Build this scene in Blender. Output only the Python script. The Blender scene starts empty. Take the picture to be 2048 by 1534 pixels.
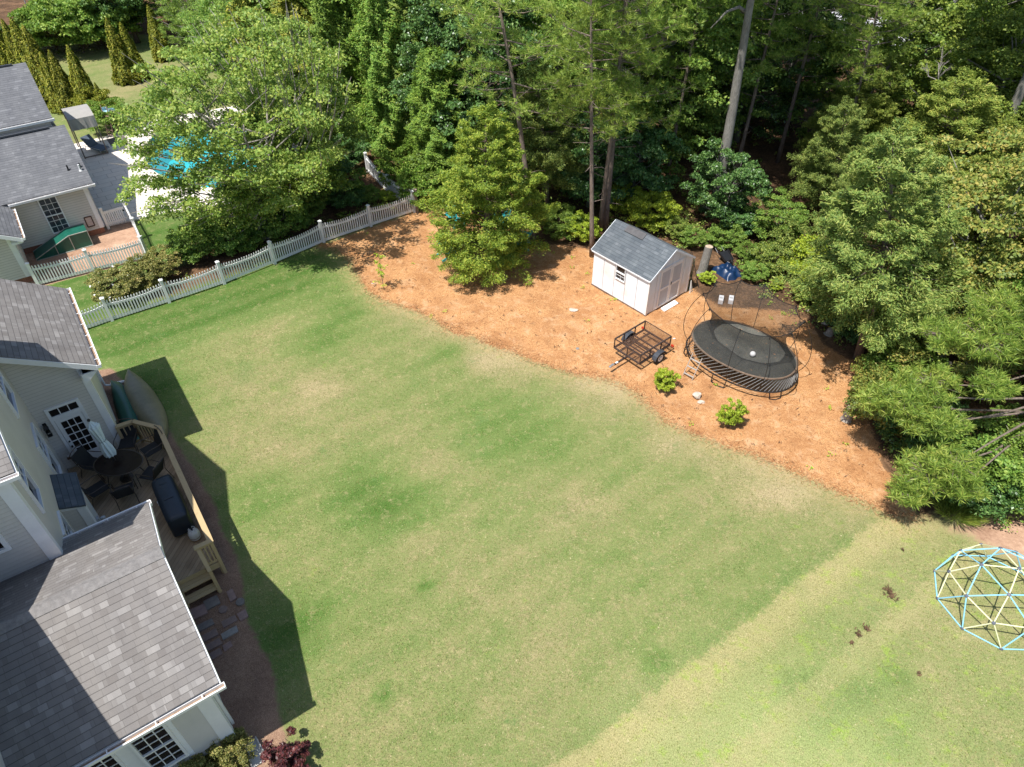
import bpy, math, random
import numpy as np
from math import sin, cos, pi, radians, sqrt, atan2
from mathutils import Vector, Matrix
random.seed(7); RNG = np.random.default_rng(11)
SC = bpy.context.scene; COL = SC.collection
# ------------------------------------------------------------------ camera, sky, sun, exposure
CH = 17.2635; FPX = 1402.92
_p = radians(41.727); _r = radians(-.598)
_R = np.array([1., 0, 0]); _F = np.array([0, cos(_p), -sin(_p)]); _U = np.cross(_R, _F)
_X = cos(_r)*_R + sin(_r)*_U; _Y = -sin(_r)*_R + cos(_r)*_U; _Z = -_F
cam = bpy.data.objects.new('camera', bpy.data.cameras.new('camera')); COL.objects.link(cam)
cam.matrix_world = Matrix(((_X[0], _Y[0], _Z[0], 0), (_X[1], _Y[1], _Z[1], 0), (_X[2], _Y[2], _Z[2], CH), (0, 0, 0, 1)))
cam.data.sensor_width = 36; cam.data.lens = FPX/2048*36; cam.data.clip_end = 3000; cam.data.clip_start = .1
SC.camera = cam
SX, SY = .327, .319                                   # ground shift of a shadow per metre of height
SEL = math.atan2(1, math.hypot(SX, SY))
world = bpy.data.worlds.new('World'); SC.world = world; world.use_nodes = True
wn = world.node_tree.nodes; bg = wn['Background']
sky = wn.new('ShaderNodeTexSky'); sky.sky_type = 'NISHITA'; sky.sun_disc = False
sky.sun_elevation = SEL; sky.sun_rotation = math.atan2(-SX, -SY)
world.node_tree.links.new(sky.outputs[0], bg.inputs[0]); bg.inputs[1].default_value = .12
sd = bpy.data.lights.new('sun', 'SUN'); sd.energy = 5.0; sd.angle = radians(.55); sd.color = (1, .965, .91)
sun = bpy.data.objects.new('sun', sd); COL.objects.link(sun); sun.location = (-20, -20, 60)
sun.rotation_euler = Vector((-SX, -SY, 1)).to_track_quat('Z', 'Y').to_euler()
SC.view_settings.view_transform = 'Standard'; SC.view_settings.look = 'None'
SC.view_settings.exposure = .52; SC.view_settings.gamma = 1
try: SC.cycles.max_bounces = 6; SC.cycles.transparent_max_bounces = 16
except Exception: pass

def G(x, y, z=0.):                                    # where the sight line of a surveyed point meets height z
    d = (x-1024)/FPX*_X - (y-767)/FPX*_Y - _Z
    t = (z-CH)/d[2]; return np.array([d[0]*t, d[1]*t, z])
AZ = radians(34.554); CA, SA = cos(AZ), sin(AZ)
def W(u, v, z=0.): return Vector((u*CA - v*SA, u*SA + v*CA, z))
def UV(P): return (P[0]*CA + P[1]*SA, -P[0]*SA + P[1]*CA)

# ------------------------------------------------------------------ materials
MATS = {}
class NT:
    def __init__(s, name):
        s.m = bpy.data.materials.new(name); s.m.use_nodes = True
        s.n = s.m.node_tree.nodes; s.l = s.m.node_tree.links; s.b = s.n['Principled BSDF']; s.out = s.n['Material Output']
    def a(s, t, **k):
        x = s.n.new(t)
        for q, v in k.items():
            if q.startswith('i_'):
                x.inputs[q[2:].replace('_', ' ')].default_value = v
            else: setattr(x, q, v)
        return x
    def k(s, a, b): s.l.new(a, b)
    def math(s, op, a, b=None, c=None):
        x = s.n.new('ShaderNodeMath'); x.operation = op
        for i, v in enumerate((a, b, c)):
            if v is None: continue
            if hasattr(v, 'links'): s.k(v, x.inputs[i])
            else: x.inputs[i].default_value = v
        return x.outputs[0]
    def mix(s, f, a, b, mode='MIX'):
        x = s.n.new('ShaderNodeMix'); x.data_type = 'RGBA'; x.blend_type = mode
        for i, v in ((0, f), (6, a), (7, b)):
            if hasattr(v, 'links'): s.k(v, x.inputs[i])
            else: x.inputs[i].default_value = v if i == 0 else (*v, 1)
        return x.outputs[2]
    def ramp(s, f, stops, interp='LINEAR'):
        x = s.n.new('ShaderNodeValToRGB'); s.k(f, x.inputs[0]); x.color_ramp.interpolation = interp
        e = x.color_ramp.elements
        while len(e) > 1: e.remove(e[-1])
        e[0].position = stops[0][0]; e[0].color = (*stops[0][1], 1)
        for p_, c in stops[1:]:
            q = e.new(p_); q.color = (*c, 1)
        return x.outputs[0]
    def noise(s, co, scale, detail=4, rough=.6, dist=0):
        x = s.n.new('ShaderNodeTexNoise'); x.inputs['Scale'].default_value = scale; x.inputs['Detail'].default_value = detail
        x.inputs['Roughness'].default_value = rough; x.inputs['Distortion'].default_value = dist
        if co is not None: s.k(co, x.inputs['Vector'])
        return x.outputs[0]
    def bump(s, h, st=.3, dist=.02):
        x = s.n.new('ShaderNodeBump'); x.inputs['Strength'].default_value = st; x.inputs['Distance'].default_value = dist
        s.k(h, x.inputs['Height']); s.k(x.outputs[0], s.b.inputs['Normal'])
    def sep(s, co):
        x = s.n.new('ShaderNodeSeparateXYZ'); s.k(co, x.inputs[0]); return x.outputs
    def comb(s, a, b, c=0):
        x = s.n.new('ShaderNodeCombineXYZ')
        for i, v in enumerate((a, b, c)):
            if hasattr(v, 'links'): s.k(v, x.inputs[i])
            else: x.inputs[i].default_value = v
        return x.outputs[0]
def mapped(t, co, sc=(1, 1, 1), rot=(0, 0, 0)):
    x = t.n.new('ShaderNodeMapping'); x.inputs['Scale'].default_value = sc; x.inputs['Rotation'].default_value = rot
    t.k(co, x.inputs['Vector']); return x.outputs[0]

def plain(name, col, rough=.6, var=.12, scale=6, metal=0, bump=0, spec=.5, dirt=None):
    if name in MATS: return MATS[name]
    t = NT(name); t.b.inputs['Roughness'].default_value = rough; t.b.inputs['Metallic'].default_value = metal
    t.b.inputs['Specular IOR Level'].default_value = spec
    tc = t.a('ShaderNodeTexCoord').outputs['Object']
    n1 = t.noise(tc, scale, 5, .65); n2 = t.noise(tc, scale*7, 3, .6)
    f = t.math('ADD', t.math('MULTIPLY', n1, .7), t.math('MULTIPLY', n2, .3))
    lo = tuple(max(0, c*(1-var*1.6)) for c in col); hi = tuple(min(1, c*(1+var*1.6)) for c in col)
    c = t.ramp(f, [(.3, lo), (.7, hi)])
    if dirt:
        d = t.noise(tc, scale*.35, 6, .7)
        c = t.mix(t.ramp(d, [(.5, (0, 0, 0)), (.72, (.6, .6, .6))]), c, dirt)
    t.k(c, t.b.inputs['Base Color'])
    if bump: t.bump(n2, bump, .01)
    MATS[name] = t.m; return t.m

def glass_mat(name, col=(.016, .014, .013)):
    if name in MATS: return MATS[name]
    t = NT(name); t.b.inputs['Base Color'].default_value = (*col, 1); t.b.inputs['Roughness'].default_value = .04
    t.b.inputs['Specular IOR Level'].default_value = .22
    tc = t.a('ShaderNodeTexCoord').outputs['Object']
    c = t.ramp(t.noise(tc, 1.6, 2), [(.35, tuple(x*.6 for x in col)), (.65, tuple(x*1.6 for x in col))]); t.k(c, t.b.inputs['Base Color'])
    t.bump(t.noise(tc, 1.2, 1), .06, .05)
    MATS[name] = t.m; return t.m

def shingle(name, dark, mid, light, h=.145, w=.26, rare=.12):
    t = NT(name); uv = t.a('ShaderNodeUVMap').outputs[0]; x, y, _ = t.sep(uv)
    row = t.math('FLOOR', t.math('DIVIDE', y, h)); fy = t.math('FRACT', t.math('DIVIDE', y, h))
    wn1 = t.a('ShaderNodeTexWhiteNoise', noise_dimensions='1D'); t.k(row, wn1.inputs['W'])
    def cells(ww, k):
        xs = t.math('ADD', t.math('DIVIDE', x, ww), t.math('MULTIPLY', wn1.outputs[0], k))
        cx = t.math('FLOOR', xs); q = t.a('ShaderNodeTexWhiteNoise', noise_dimensions='3D')
        t.k(t.comb(cx, row, k), q.inputs['Vector']); return q.outputs[0], t.math('FRACT', xs)
    a, fx = cells(w, 7.3); b, _f = cells(w*.62, 13.1)
    v = t.math('ADD', t.math('MULTIPLY', a, .62), t.math('MULTIPLY', b, .38))
    c = t.ramp(v, [(.12, dark), (.42, mid), (.66, mid), (.78, light), (.9, tuple(min(1, q*1.12) for q in light))])
    gr = t.noise(uv, 90, 3, .8); c = t.mix(.55, c, t.ramp(gr, [(.25, (.35, .35, .35)), (.75, (.72, .72, .72))]), 'OVERLAY')
    st = t.noise(mapped(t, uv, (1.2, .25, 1)), 1.1, 4); c = t.mix(.42, c, t.ramp(st, [(.35, (.4, .4, .42)), (.65, (.62, .61, .6))]), 'OVERLAY')
    edge = t.math('LESS_THAN', fy, .11); gap = t.math('LESS_THAN', fx, .035)
    m = t.math('MAXIMUM', t.math('MULTIPLY', edge, .6), t.math('MULTIPLY', gap, .3))
    c = t.mix(m, c, tuple(q*.3 for q in dark)); t.k(c, t.b.inputs['Base Color']); t.b.inputs['Roughness'].default_value = .93
    t.b.inputs['Specular IOR Level'].default_value = .2
    hh = t.math('ADD', t.math('MULTIPLY', t.math('SUBTRACT', 1, fy), .6), t.math('MULTIPLY', gr, .25))
    t.bump(hh, .5, .02)
    MATS[name] = t.m; return t.m

LK = 2.3
def leafmat(name, stops, trans=.36, rough=.5, hv=.03):
    """stops: greens picked per leaf; a slower noise shifts whole sprays"""
    stops = [(a, tuple(min(.6, v*LK*k) for v, k in zip(c, (1.12, 1.0, .85)))) for a, c in stops]
    t = NT(name); geo = t.a('ShaderNodeNewGeometry'); oi = t.a('ShaderNodeObjectInfo')
    tc = t.a('ShaderNodeTexCoord').outputs['Object']
    n = t.noise(tc, .9, 2, .5)
    f = t.math('ADD', t.math('MULTIPLY', geo.outputs['Random Per Island'], .6), t.math('MULTIPLY', n, .4))
    f = t.math('ADD', f, t.math('MULTIPLY', t.math('SUBTRACT', oi.outputs['Random'], .5), .22))
    c = t.ramp(f, stops)
    hs = t.a('ShaderNodeHueSaturation'); t.k(c, hs.inputs['Color'])
    t.k(t.math('ADD', .5-hv/2, t.math('MULTIPLY', oi.outputs['Random'], hv)), hs.inputs['Hue'])
    c = hs.outputs[0]
    t.k(c, t.b.inputs['Base Color']); t.b.inputs['Roughness'].default_value = rough; t.b.inputs['Specular IOR Level'].default_value = .35
    tr = t.a('ShaderNodeBsdfTranslucent'); tcx = t.mix(.5, c, (.5, .65, .08), 'MIX'); t.k(t.mix(.45, c, tcx), tr.inputs[0])
    mx = t.a('ShaderNodeMixShader'); mx.inputs[0].default_value = trans; t.k(t.b.outputs[0], mx.inputs[1]); t.k(tr.outputs[0], mx.inputs[2])
    t.k(mx.outputs[0], t.out.inputs[0]); MATS[name] = t.m; return t.m

def barkmat(name, a, b, scale=5):
    t = NT(name); tc = t.a('ShaderNodeTexCoord').outputs['Object']
    n = t.noise(mapped(t, tc, (3, 3, .7)), scale, 6, .75, .6); n2 = t.noise(tc, 1.3, 3)
    f = t.math('ADD', t.math('MULTIPLY', n, .75), t.math('MULTIPLY', n2, .25))
    t.k(t.ramp(f, [(.32, a), (.52, tuple((x+y)/2 for x, y in zip(a, b))), (.68, b)]), t.b.inputs['Base Color'])
    t.b.inputs['Roughness'].default_value = .95; t.bump(n, .9, .04); MATS[name] = t.m; return t.m

WHITE = plain('white vinyl', (.78, .78, .76), .45, .05, 3, dirt=(.55, .55, .5))
TRIM = plain('white trim paint', (.74, .75, .76), .5, .04, 2)
def sidemat(name, col):
    t = NT(name); x, y, z = t.sep(t.a('ShaderNodeUVMap').outputs[0]); tc = t.a('ShaderNodeTexCoord').outputs['Object']
    n = t.noise(tc, 1.2, 4); c = t.ramp(n, [(.3, tuple(v*.93 for v in col)), (.7, tuple(v*1.05 for v in col))])
    st = t.noise(mapped(t, tc, (5, 5, .5)), 1.2, 4, .7); c = t.mix(t.ramp(st, [(.55, (0, 0, 0)), (.75, (.25, .25, .25))]), c, tuple(v*.8 for v in col))
    fy = t.math('FRACT', y); gr = t.math('GREATER_THAN', fy, .78); c = t.mix(t.math('MULTIPLY', gr, .7), c, tuple(v*.45 for v in col))  # shade under each lap painted into the course colour as a dark band
    t.k(c, t.b.inputs['Base Color']); t.b.inputs['Roughness'].default_value = .55; return t.m
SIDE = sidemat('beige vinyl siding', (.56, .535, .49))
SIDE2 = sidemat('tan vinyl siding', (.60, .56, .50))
BRICK = plain('foundation brick', (.3, .13, .08), .9, .25, 14)
SHIN = shingle('weathered brown grey shingles', (.158, .145, .135), (.185, .172, .161), (.225, .212, .20))
SHINP = shingle('dark slate shingles', (.07, .085, .10), (.09, .105, .12), (.11, .125, .14))
SHIN2 = shingle('neighbour grey shingles', (.105, .108, .115), (.125, .128, .135), (.145, .148, .155), .14, .3)
SHIN3 = shingle('shed charcoal shingles', (.075, .088, .10), (.095, .108, .12), (.115, .128, .14), .14, .3)
GLASS = glass_mat('dark window glass'); GLASSB = glass_mat('sky lit window glass', (.05, .06, .075))
GUT = plain('white gutter', (.8, .8, .79), .35, .04, 2); GUTI = plain('rusty gutter inside', (.28, .19, .13), .8, .3, 9)
BLACK = plain('black powder coat', (.012, .012, .013), .45, .2, 8)
BRONZE = plain('bronze metal', (.09, .07, .055), .4, .2, 8, metal=.5)
STEEL = plain('galvanised steel', (.55, .56, .57), .35, .1, 8, metal=.8)
def woodmat(name, a, b, w=.14, rot=0):
    t = NT(name); uv = t.a('ShaderNodeUVMap').outputs[0]; co = mapped(t, uv, (1, 1, 1), (0, 0, rot)); x, y, _ = t.sep(co)
    cell = t.math('FLOOR', t.math('DIVIDE', x, w)); fx = t.math('FRACT', t.math('DIVIDE', x, w))
    q = t.a('ShaderNodeTexWhiteNoise', noise_dimensions='1D'); t.k(cell, q.inputs['W'])
    g = t.noise(t.comb(t.math('MULTIPLY', x, 9), t.math('MULTIPLY', y, .9), cell), 4, 5, .7)
    f = t.math('ADD', t.math('MULTIPLY', q.outputs[0], .45), t.math('MULTIPLY', g, .55))
    c = t.ramp(f, [(.25, a), (.75, b)])
    bl = t.noise(uv, 1.3, 4); c = t.mix(t.ramp(bl, [(.55, (0, 0, 0)), (.75, (.5, .5, .5))]), c, tuple(v*.45 for v in a))
    gap = t.math('LESS_THAN', fx, .05) if w < .5 else 0.
    if w < .5: c = t.mix(gap, c, tuple(v*.2 for v in a))
    t.k(c, t.b.inputs['Base Color']); t.b.inputs['Roughness'].default_value = .8
    t.bump(g, .3, .01); MATS[name] = t.m; return t.m
DECKW = woodmat('weathered deck boards', (.30, .205, .12), (.44, .32, .20), .12, radians(45))
RAILW = woodmat('treated rail timber', (.36, .26, .13), (.52, .39, .21), 9)

# ------------------------------------------------------------------ mesh building
class MB:
    def __init__(s): s.v = []; s.f = []; s.uv = []
    def face(s, pts, uv=None):
        i = len(s.v); s.v += [tuple(p) for p in pts]; s.f.append(tuple(range(i, i+len(pts)))); s.uv.append(uv)
    def quadm(s, pts, ud=None):
        """planar face with metre UVs: ud = direction of the u axis"""
        P = [Vector(p) for p in pts]; n = (P[1]-P[0]).cross(P[2]-P[0]).normalized()
        u = Vector(ud).normalized() if ud is not None else (P[1]-P[0]).normalized()
        u = (u - n*u.dot(n)).normalized(); v = n.cross(u); s.face(pts, [(p.dot(u), p.dot(v)) for p in P])
    def box(s, a, b):
        x0, y0, z0 = a; x1, y1, z1 = b
        c = [(x0, y0, z0), (x1, y0, z0), (x1, y1, z0), (x0, y1, z0), (x0, y0, z1), (x1, y0, z1), (x1, y1, z1), (x0, y1, z1)]
        for f in ((0, 3, 2, 1), (4, 5, 6, 7), (0, 1, 5, 4), (1, 2, 6, 5), (2, 3, 7, 6), (3, 0, 4, 7)): s.quadm([c[i] for i in f])
    def bar(s, a, b, w, h=None, up=(0, 0, 1), lengthuv=True):
        """rectangular bar from a to b"""
        a, b = Vector(a), Vector(b); h = h or w; d = (b-a).normalized(); upv = Vector(up)
        if abs(d.dot(upv)) > .98: upv = Vector((1, 0, 0))
        sd_ = d.cross(upv).normalized(); u2 = sd_.cross(d).normalized()
        c = []
        for p in (a, b):
            for (i, j) in ((-1, -1), (1, -1), (1, 1), (-1, 1)): c.append(p + sd_*(w/2*i) + u2*(h/2*j))
        L = (b-a).length
        for k in range(4):
            i, j = k, (k+1) % 4; s.face([c[i], c[j], c[j+4], c[i+4]], [(0, 0), (w, 0), (w, L), (0, L)])
        s.face([c[3], c[2], c[1], c[0]], [(0, 0), (w, 0), (w, h), (0, h)]); s.face(c[4:], [(0, 0), (w, 0), (w, h), (0, h)])
    def tube(s, pts, r, n=6, r2=None, closed=False, caps=True):
        pts = [Vector(p) for p in pts]; m = len(pts); rings = []
        pd = None
        for i, p in enumerate(pts):
            if closed: d = pts[(i+1) % m]-pts[i-1]
            else: d = pts[min(i+1, m-1)]-pts[max(i-1, 0)]
            d.normalize()
            if pd is None:
                x = d.orthogonal().normalized()
            else: x = (x - d*x.dot(d)).normalized()
            y = d.cross(x); pd = d
            if isinstance(r, (list, tuple)): rr = r[i]
            else: rr = r if r2 is None else r + (r2-r)*i/max(1, m-1)
            i0 = len(s.v)
            for k in range(n):
                a = 2*pi*k/n; s.v.append(tuple(p + (x*cos(a)+y*sin(a))*rr))
            rings.append(i0)
        R = range(m if closed else m-1)
        for i in R:
            a, b = rings[i], rings[(i+1) % m]
            for k in range(n):
                s.f.append((a+k, a+(k+1) % n, b+(k+1) % n, b+k)); s.uv.append(None)
        if caps and not closed:
            s.f.append(tuple(rings[0]+k for k in reversed(range(n)))); s.uv.append(None)
            s.f.append(tuple(rings[-1]+k for k in range(n))); s.uv.append(None)
    def lathe(s, prof, c=(0, 0, 0), n=20, ax=None):
        """profile of (radius, height)"""
        c = Vector(c); z = Vector(ax).normalized() if ax is not None else Vector((0, 0, 1)); x = z.orthogonal().normalized(); y = z.cross(x)
        rings = []
        for (r, h) in prof:
            rings.append(len(s.v))
            for k in range(n):
                a = 2*pi*k/n; s.v.append(tuple(c + z*h + (x*cos(a)+y*sin(a))*r))
        for i in range(len(prof)-1):
            a, b = rings[i], rings[i+1]
            for k in range(n): s.f.append((a+k, a+(k+1) % n, b+(k+1) % n, b+k)); s.uv.append(None)
        s.f.append(tuple(rings[0]+k for k in reversed(range(n)))); s.uv.append(None)
        s.f.append(tuple(rings[-1]+k for k in range(n))); s.uv.append(None)
    def slab(s, pts, t, ud=None):
        """polygon (counter-clockwise seen from outside) given thickness t along -normal"""
        P = [Vector(p) for p in pts]; n = (P[1]-P[0]).cross(P[2]-P[0]).normalized(); Q = [p-n*t for p in P]
        s.quadm(P, ud); s.quadm(list(reversed(Q)), ud)
        for i in range(len(P)):
            j = (i+1) % len(P); s.quadm([P[j], P[i], Q[i], Q[j]])
    def build(s, name, mat, parent=None, smooth=False, org=(0, 0, 0), loc=None, bevel=0):
        me = bpy.data.meshes.new(name); o_ = Vector(org)
        V = [tuple(Vector(p)-o_) for p in s.v] if o_.length else s.v
        me.from_pydata(V, [], s.f)
        if any(u for u in s.uv):
            l = me.uv_layers.new(name='UVMap'); k = 0; dat = []
            for f, u in zip(s.f, s.uv):
                for i in range(len(f)): dat += (list(u[i]) if u else [0, 0])
            l.data.foreach_set('uv', dat)
        me.materials.append(mat)
        if smooth: me.polygons.foreach_set('use_smooth', [True]*len(me.polygons))
        o = bpy.data.objects.new(name, me); COL.objects.link(o)
        if parent: o.parent = parent
        if loc is not None: o.location = loc
        if bevel:
            b = o.modifiers.new('bevel', 'BEVEL'); b.width = bevel; b.segments = 2; b.limit_method = 'ANGLE'
        return o
def thing(name, label, cat, loc=(0, 0, 0), rz=0., group=None):
    o = bpy.data.objects.new(name, None); COL.objects.link(o); o.location = loc; o.rotation_euler = (0, 0, rz)
    return tag(o, label, cat, group)
def tag(o, label=None, cat=None, group=None, kind=None):
    if label: o['label'] = label
    if cat: o['category'] = cat
    if group: o['group'] = group
    if kind: o['kind'] = kind
    return o
def copy_thing(root, label=None, cat=None, group=None, loc=None, rz=None, scale=None):
    r = root.copy(); COL.objects.link(r)
    def rec(a, b):
        for ch in list(a.children):
            c = ch.copy(); COL.objects.link(c); c.parent = b; rec(ch, c)
    rec(root, r)
    if label: r['label'] = label
    if cat: r['category'] = cat
    if group: r['group'] = group
    if loc is not None: r.location = loc
    if rz is not None: r.rotation_euler = (0, 0, rz)
    if scale is not None: r.scale = scale if isinstance(scale, (tuple, list)) else (scale,)*3
    return r

# ------------------------------------------------------------------ ground
def GP(L): return np.array([G(x, y)[:2] for x, y in L])
def sdf(P, Q):
    """signed distance (negative inside) of points P (n,2) to polygon Q"""
    d = np.full(len(P), 1e9); ins = np.zeros(len(P), bool); n = len(Q)
    for i in range(n):
        a, b = Q[i], Q[(i+1) % n]; e = b-a; w = P-a
        t = np.clip((w@e)/(e@e), 0, 1); q = w-t[:, None]*e; d = np.minimum(d, (q*q).sum(1))
        c = ((a[1] > P[:, 1]) != (b[1] > P[:, 1]))
        with np.errstate(divide='ignore', invalid='ignore'):
            xx = (b[0]-a[0])*(P[:, 1]-a[1])/(b[1]-a[1])+a[0]
        ins ^= c & (P[:, 0] < xx)
    return np.where(ins, -1, 1)*np.sqrt(d)
def W2(L): return np.array([tuple(W(u, v)[:2]) for u, v in L])
STRAW = np.vstack([GP([(640, 492), (675, 500), (700, 520), (718, 548), (735, 580), (762, 600), (830, 618), (880, 645), (905, 662), (960, 678), (1020, 700),
    (1080, 725), (1150, 748), (1220, 758), (1275, 785), (1300, 815), (1340, 845), (1420, 880), (1500, 905), (1560, 930), (1640, 965),
    (1720, 1000), (1790, 1030), (1830, 1035), (1800, 980), (1765, 930), (1745, 860), (1735, 790), (1725, 735), (1650, 690), (1615, 640), (1560, 620),
    (1500, 618), (1440, 612), (1395, 585), (1330, 520), (1180, 500), (1110, 488), (1060, 500), (1000, 440), (850, 405), (830, 424)])])
MULCH = np.vstack([W2([(-3, 26.2), (-1.0, 25.6), (-.8, 24.6), (-.1, 22.9), (-.05, 21), (.0, 20)]), GP([(355, 890), (385, 930), (412, 980), (432, 1020), (444, 1060), (462, 1095), (477, 1125), (485, 1160), (486, 1200), (500, 1250), (520, 1290), (543, 1335), (553, 1385), (563, 1440), (574, 1475), (582, 1540), (590, 1700)]), W2([(-12, 5.5), (-12, 26)])])
DIRT = np.vstack([GP([(1930, 1035), (1900, 1055), (1945, 1075), (1985, 1100), (2100, 1140), (2300, 1180), (2300, 900), (2048, 960), (1990, 1010)])])
YARDB = W2([(-2.6, 37), (-2.6, 33.35), (2.3, 32.95), (2.4, 37.3)])
BED2 = np.array([G(x, y)[:2] for x, y in [(255, 570), (330, 540), (400, 520), (380, 470), (420, 440), (560, 430), (640, 400), (745, 300), (832, 385), (820, 415), (740, 443), (640, 475), (545, 515), (445, 555), (340, 592), (290, 600)]])
FOREST = np.vstack([GP([(834, 426), (860, 470), (1000, 520), (1180, 540), (1330, 580), (1395, 630), (1440, 660), (1560, 680), (1620, 720),
    (1690, 780), (1705, 860), (1730, 930), (1790, 1010), (1850, 1036), (1920, 1030), (2000, 1000)]),
    np.array([[19, 13], [80, 14], [120, 90], [-60, 96], [-52, 62], [-40, 66], [-30, 64], [-18, 52], [-11, 44], [-8, 38.5]])])
LOT = np.array([[20, 60], [46, 56], [60, 76], [30, 96], [16, 84]])
YARD3 = W2([(-40, 53), (7.5, 53.5), (20, 52), (26, 62), (6, 80), (-10, 86), (-40, 84)])

def axis(core0, core1, step, far):
    a = list(np.arange(core0, core1+1e-6, step)); s_ = step
    lo, hi = a[0], a[-1]
    L, H = [], []
    while lo > -far: s_ *= 1.35; lo -= s_; L.append(lo)
    s_ = step
    while hi < far: s_ *= 1.35; hi += s_; H.append(hi)
    return np.array(L[::-1]+a+H)
def vnoise(P, sc, seed):
    r = np.random.default_rng(seed); T = r.random((64, 64)); q = P/sc; i = np.floor(q).astype(int); f = q-i; f = f*f*(3-2*f)
    g = lambda a, b: T[(i[:, 0]+a) % 64, (i[:, 1]+b) % 64]
    return (g(0, 0)*(1-f[:, 0])+g(1, 0)*f[:, 0])*(1-f[:, 1]) + (g(0, 1)*(1-f[:, 0])+g(1, 1)*f[:, 0])*f[:, 1]

def ground_mat():
    t = NT('lawn straw and soil'); tc = t.a('ShaderNodeTexCoord').outputs['Object']
    at = lambda n: t.a('ShaderNodeAttribute', attribute_name=n).outputs['Fac']
    # --- grass
    n_big = t.noise(tc, .16, 5, .55); n_mid = t.noise(tc, .9, 5, .65); n_f = t.noise(tc, 9, 5, .75); n_ff = t.noise(tc, 34, 4, .8)
    blade = t.noise(mapped(t, tc, (60, 22, 1), (0, 0, .5)), 1, 3, .7)
    f = t.math('ADD', t.math('MULTIPLY', n_big, .38), t.math('MULTIPLY', n_mid, .26)); f = t.math('ADD', f, t.math('MULTIPLY', n_f, .36))
    f = t.math('ADD', f, t.math('MULTIPLY', at('dry'), .16)); f = t.math('SUBTRACT', f, t.math('MULTIPLY', t.math('MULTIPLY', at('lush'), .34), t.math('ADD', .15, t.math('MULTIPLY', t.math('ADD', n_mid, n_f), .85))))
    g = t.ramp(f, [(.26, (.062, .125, .022)), (.38, (.105, .166, .040)), (.48, (.158, .190, .062)), (.56, (.220, .208, .090)), (.66, (.33, .265, .145))])
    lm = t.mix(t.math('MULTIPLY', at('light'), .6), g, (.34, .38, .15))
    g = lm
    w_ = t.math('ADD', at('strip'), t.math('MULTIPLY', t.math('SUBTRACT', n_f, .5), .6))
    w_ = t.math('ADD', w_, t.math('MULTIPLY', t.math('SUBTRACT', n_mid, .5), .5))
    def ss(v, a, b):
        mr = t.a('ShaderNodeMapRange'); mr.interpolation_type = 'SMOOTHSTEP'; t.k(v, mr.inputs[0]); mr.inputs[1].default_value = a; mr.inputs[2].default_value = b; return mr.outputs[0]
    rt = ss(w_, -.14, .2); g = t.mix(t.math('MULTIPLY', t.math('MULTIPLY', rt, ss(w_, 1.3, .4)), .6), g, (.36, .29, .14)); g = t.mix(t.math('MULTIPLY', rt, .14), g, (.33, .34, .14))
    g = t.mix(t.math('MULTIPLY', t.math('MULTIPLY', ss(w_, 1.9, 2.1), ss(w_, 2.7, 2.4)), .3), g, (.36, .31, .15)); g = t.mix(t.math('MULTIPLY', t.math('MULTIPLY', ss(w_, -.5, -.05), ss(w_, .06, -.02)), .35), g, (.11, .17, .045))
    wd0 = t.noise(tc, 1.5, 6, .8); g = t.mix(t.math('MULTIPLY', rt, t.ramp(wd0, [(.54, (0, 0, 0)), (.66, (.6, .6, .6))])), g, (.22, .33, .035))
    n_patch = t.noise(tc, .42, 3, .5); dk = t.ramp(n_patch, [(.62, (0, 0, 0)), (.74, (.3, .3, .3))])
    g = t.mix(dk, g, (.06, .15, .035))
    wd = t.noise(tc, .75, 6, .75); g = t.mix(t.ramp(wd, [(.63, (0, 0, 0)), (.72, (.5, .5, .5))]), g, (.17, .27, .03))
    tan = t.ramp(t.noise(tc, 3.2, 6, .8), [(.52, (0, 0, 0)), (.70, (.45, .45, .45))]); g = t.mix(tan, g, (.42, .32, .18))
    g = t.mix(.75, g, t.ramp(t.math('ADD', t.math('MULTIPLY', n_ff, .5), t.math('MULTIPLY', blade, .5)), [(.36, (.12, .12, .12)), (.64, (.88, .88, .88))]), 'OVERLAY')
    sp = t.ramp(t.noise(tc, 15, 3, .6), [(.66, (0, 0, 0)), (.70, (.75, .75, .75))]); g = t.mix(sp, g, (.50, .42, .25))
    dkp = t.ramp(t.noise(tc, 11, 4, .7), [(.30, (.6, .6, .6)), (.37, (0, 0, 0))]); g = t.mix(dkp, g, (.055, .10, .02))
    clv = t.ramp(t.noise(mapped(t, tc, (1, 1, 1), (0, 0, .4)), .55, 7, .85), [(.58, (0, 0, 0)), (.66, (.4, .4, .4))]); g = t.mix(clv, g, (.085, .175, .05))
    mw = t.math('SINE', t.math('MULTIPLY', t.math('ADD', at('strip'), t.math('MULTIPLY', t.math('SUBTRACT', n_mid, .5), .5)), 5.8)); g = t.mix(t.math('MULTIPLY', t.math('ADD', t.math('MULTIPLY', mw, .5), .5), .14), g, (.30, .28, .12))
    # --- pine straw
    w1 = t.a('ShaderNodeTexWave', wave_type='BANDS'); w1.inputs['Scale'].default_value = 9; w1.inputs['Distortion'].default_value = 26
    w1.inputs['Detail'].default_value = 4; w1.inputs['Detail Scale'].default_value = 3; t.k(tc, w1.inputs['Vector'])
    w2 = t.a('ShaderNodeTexWave', wave_type='BANDS', bands_direction='Y'); w2.inputs['Scale'].default_value = 11; w2.inputs['Distortion'].default_value = 22
    w2.inputs['Detail'].default_value = 4; w2.inputs['Detail Scale'].default_value = 4; t.k(tc, w2.inputs['Vector'])
    sf = t.math('ADD', t.math('MULTIPLY', w1.outputs['Fac'], .2), t.math('MULTIPLY', w2.outputs['Fac'], .2))
    sf = t.math('ADD', sf, t.math('ADD', t.math('MULTIPLY', n_f, .26), t.math('MULTIPLY', n_ff, .34)))
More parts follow.
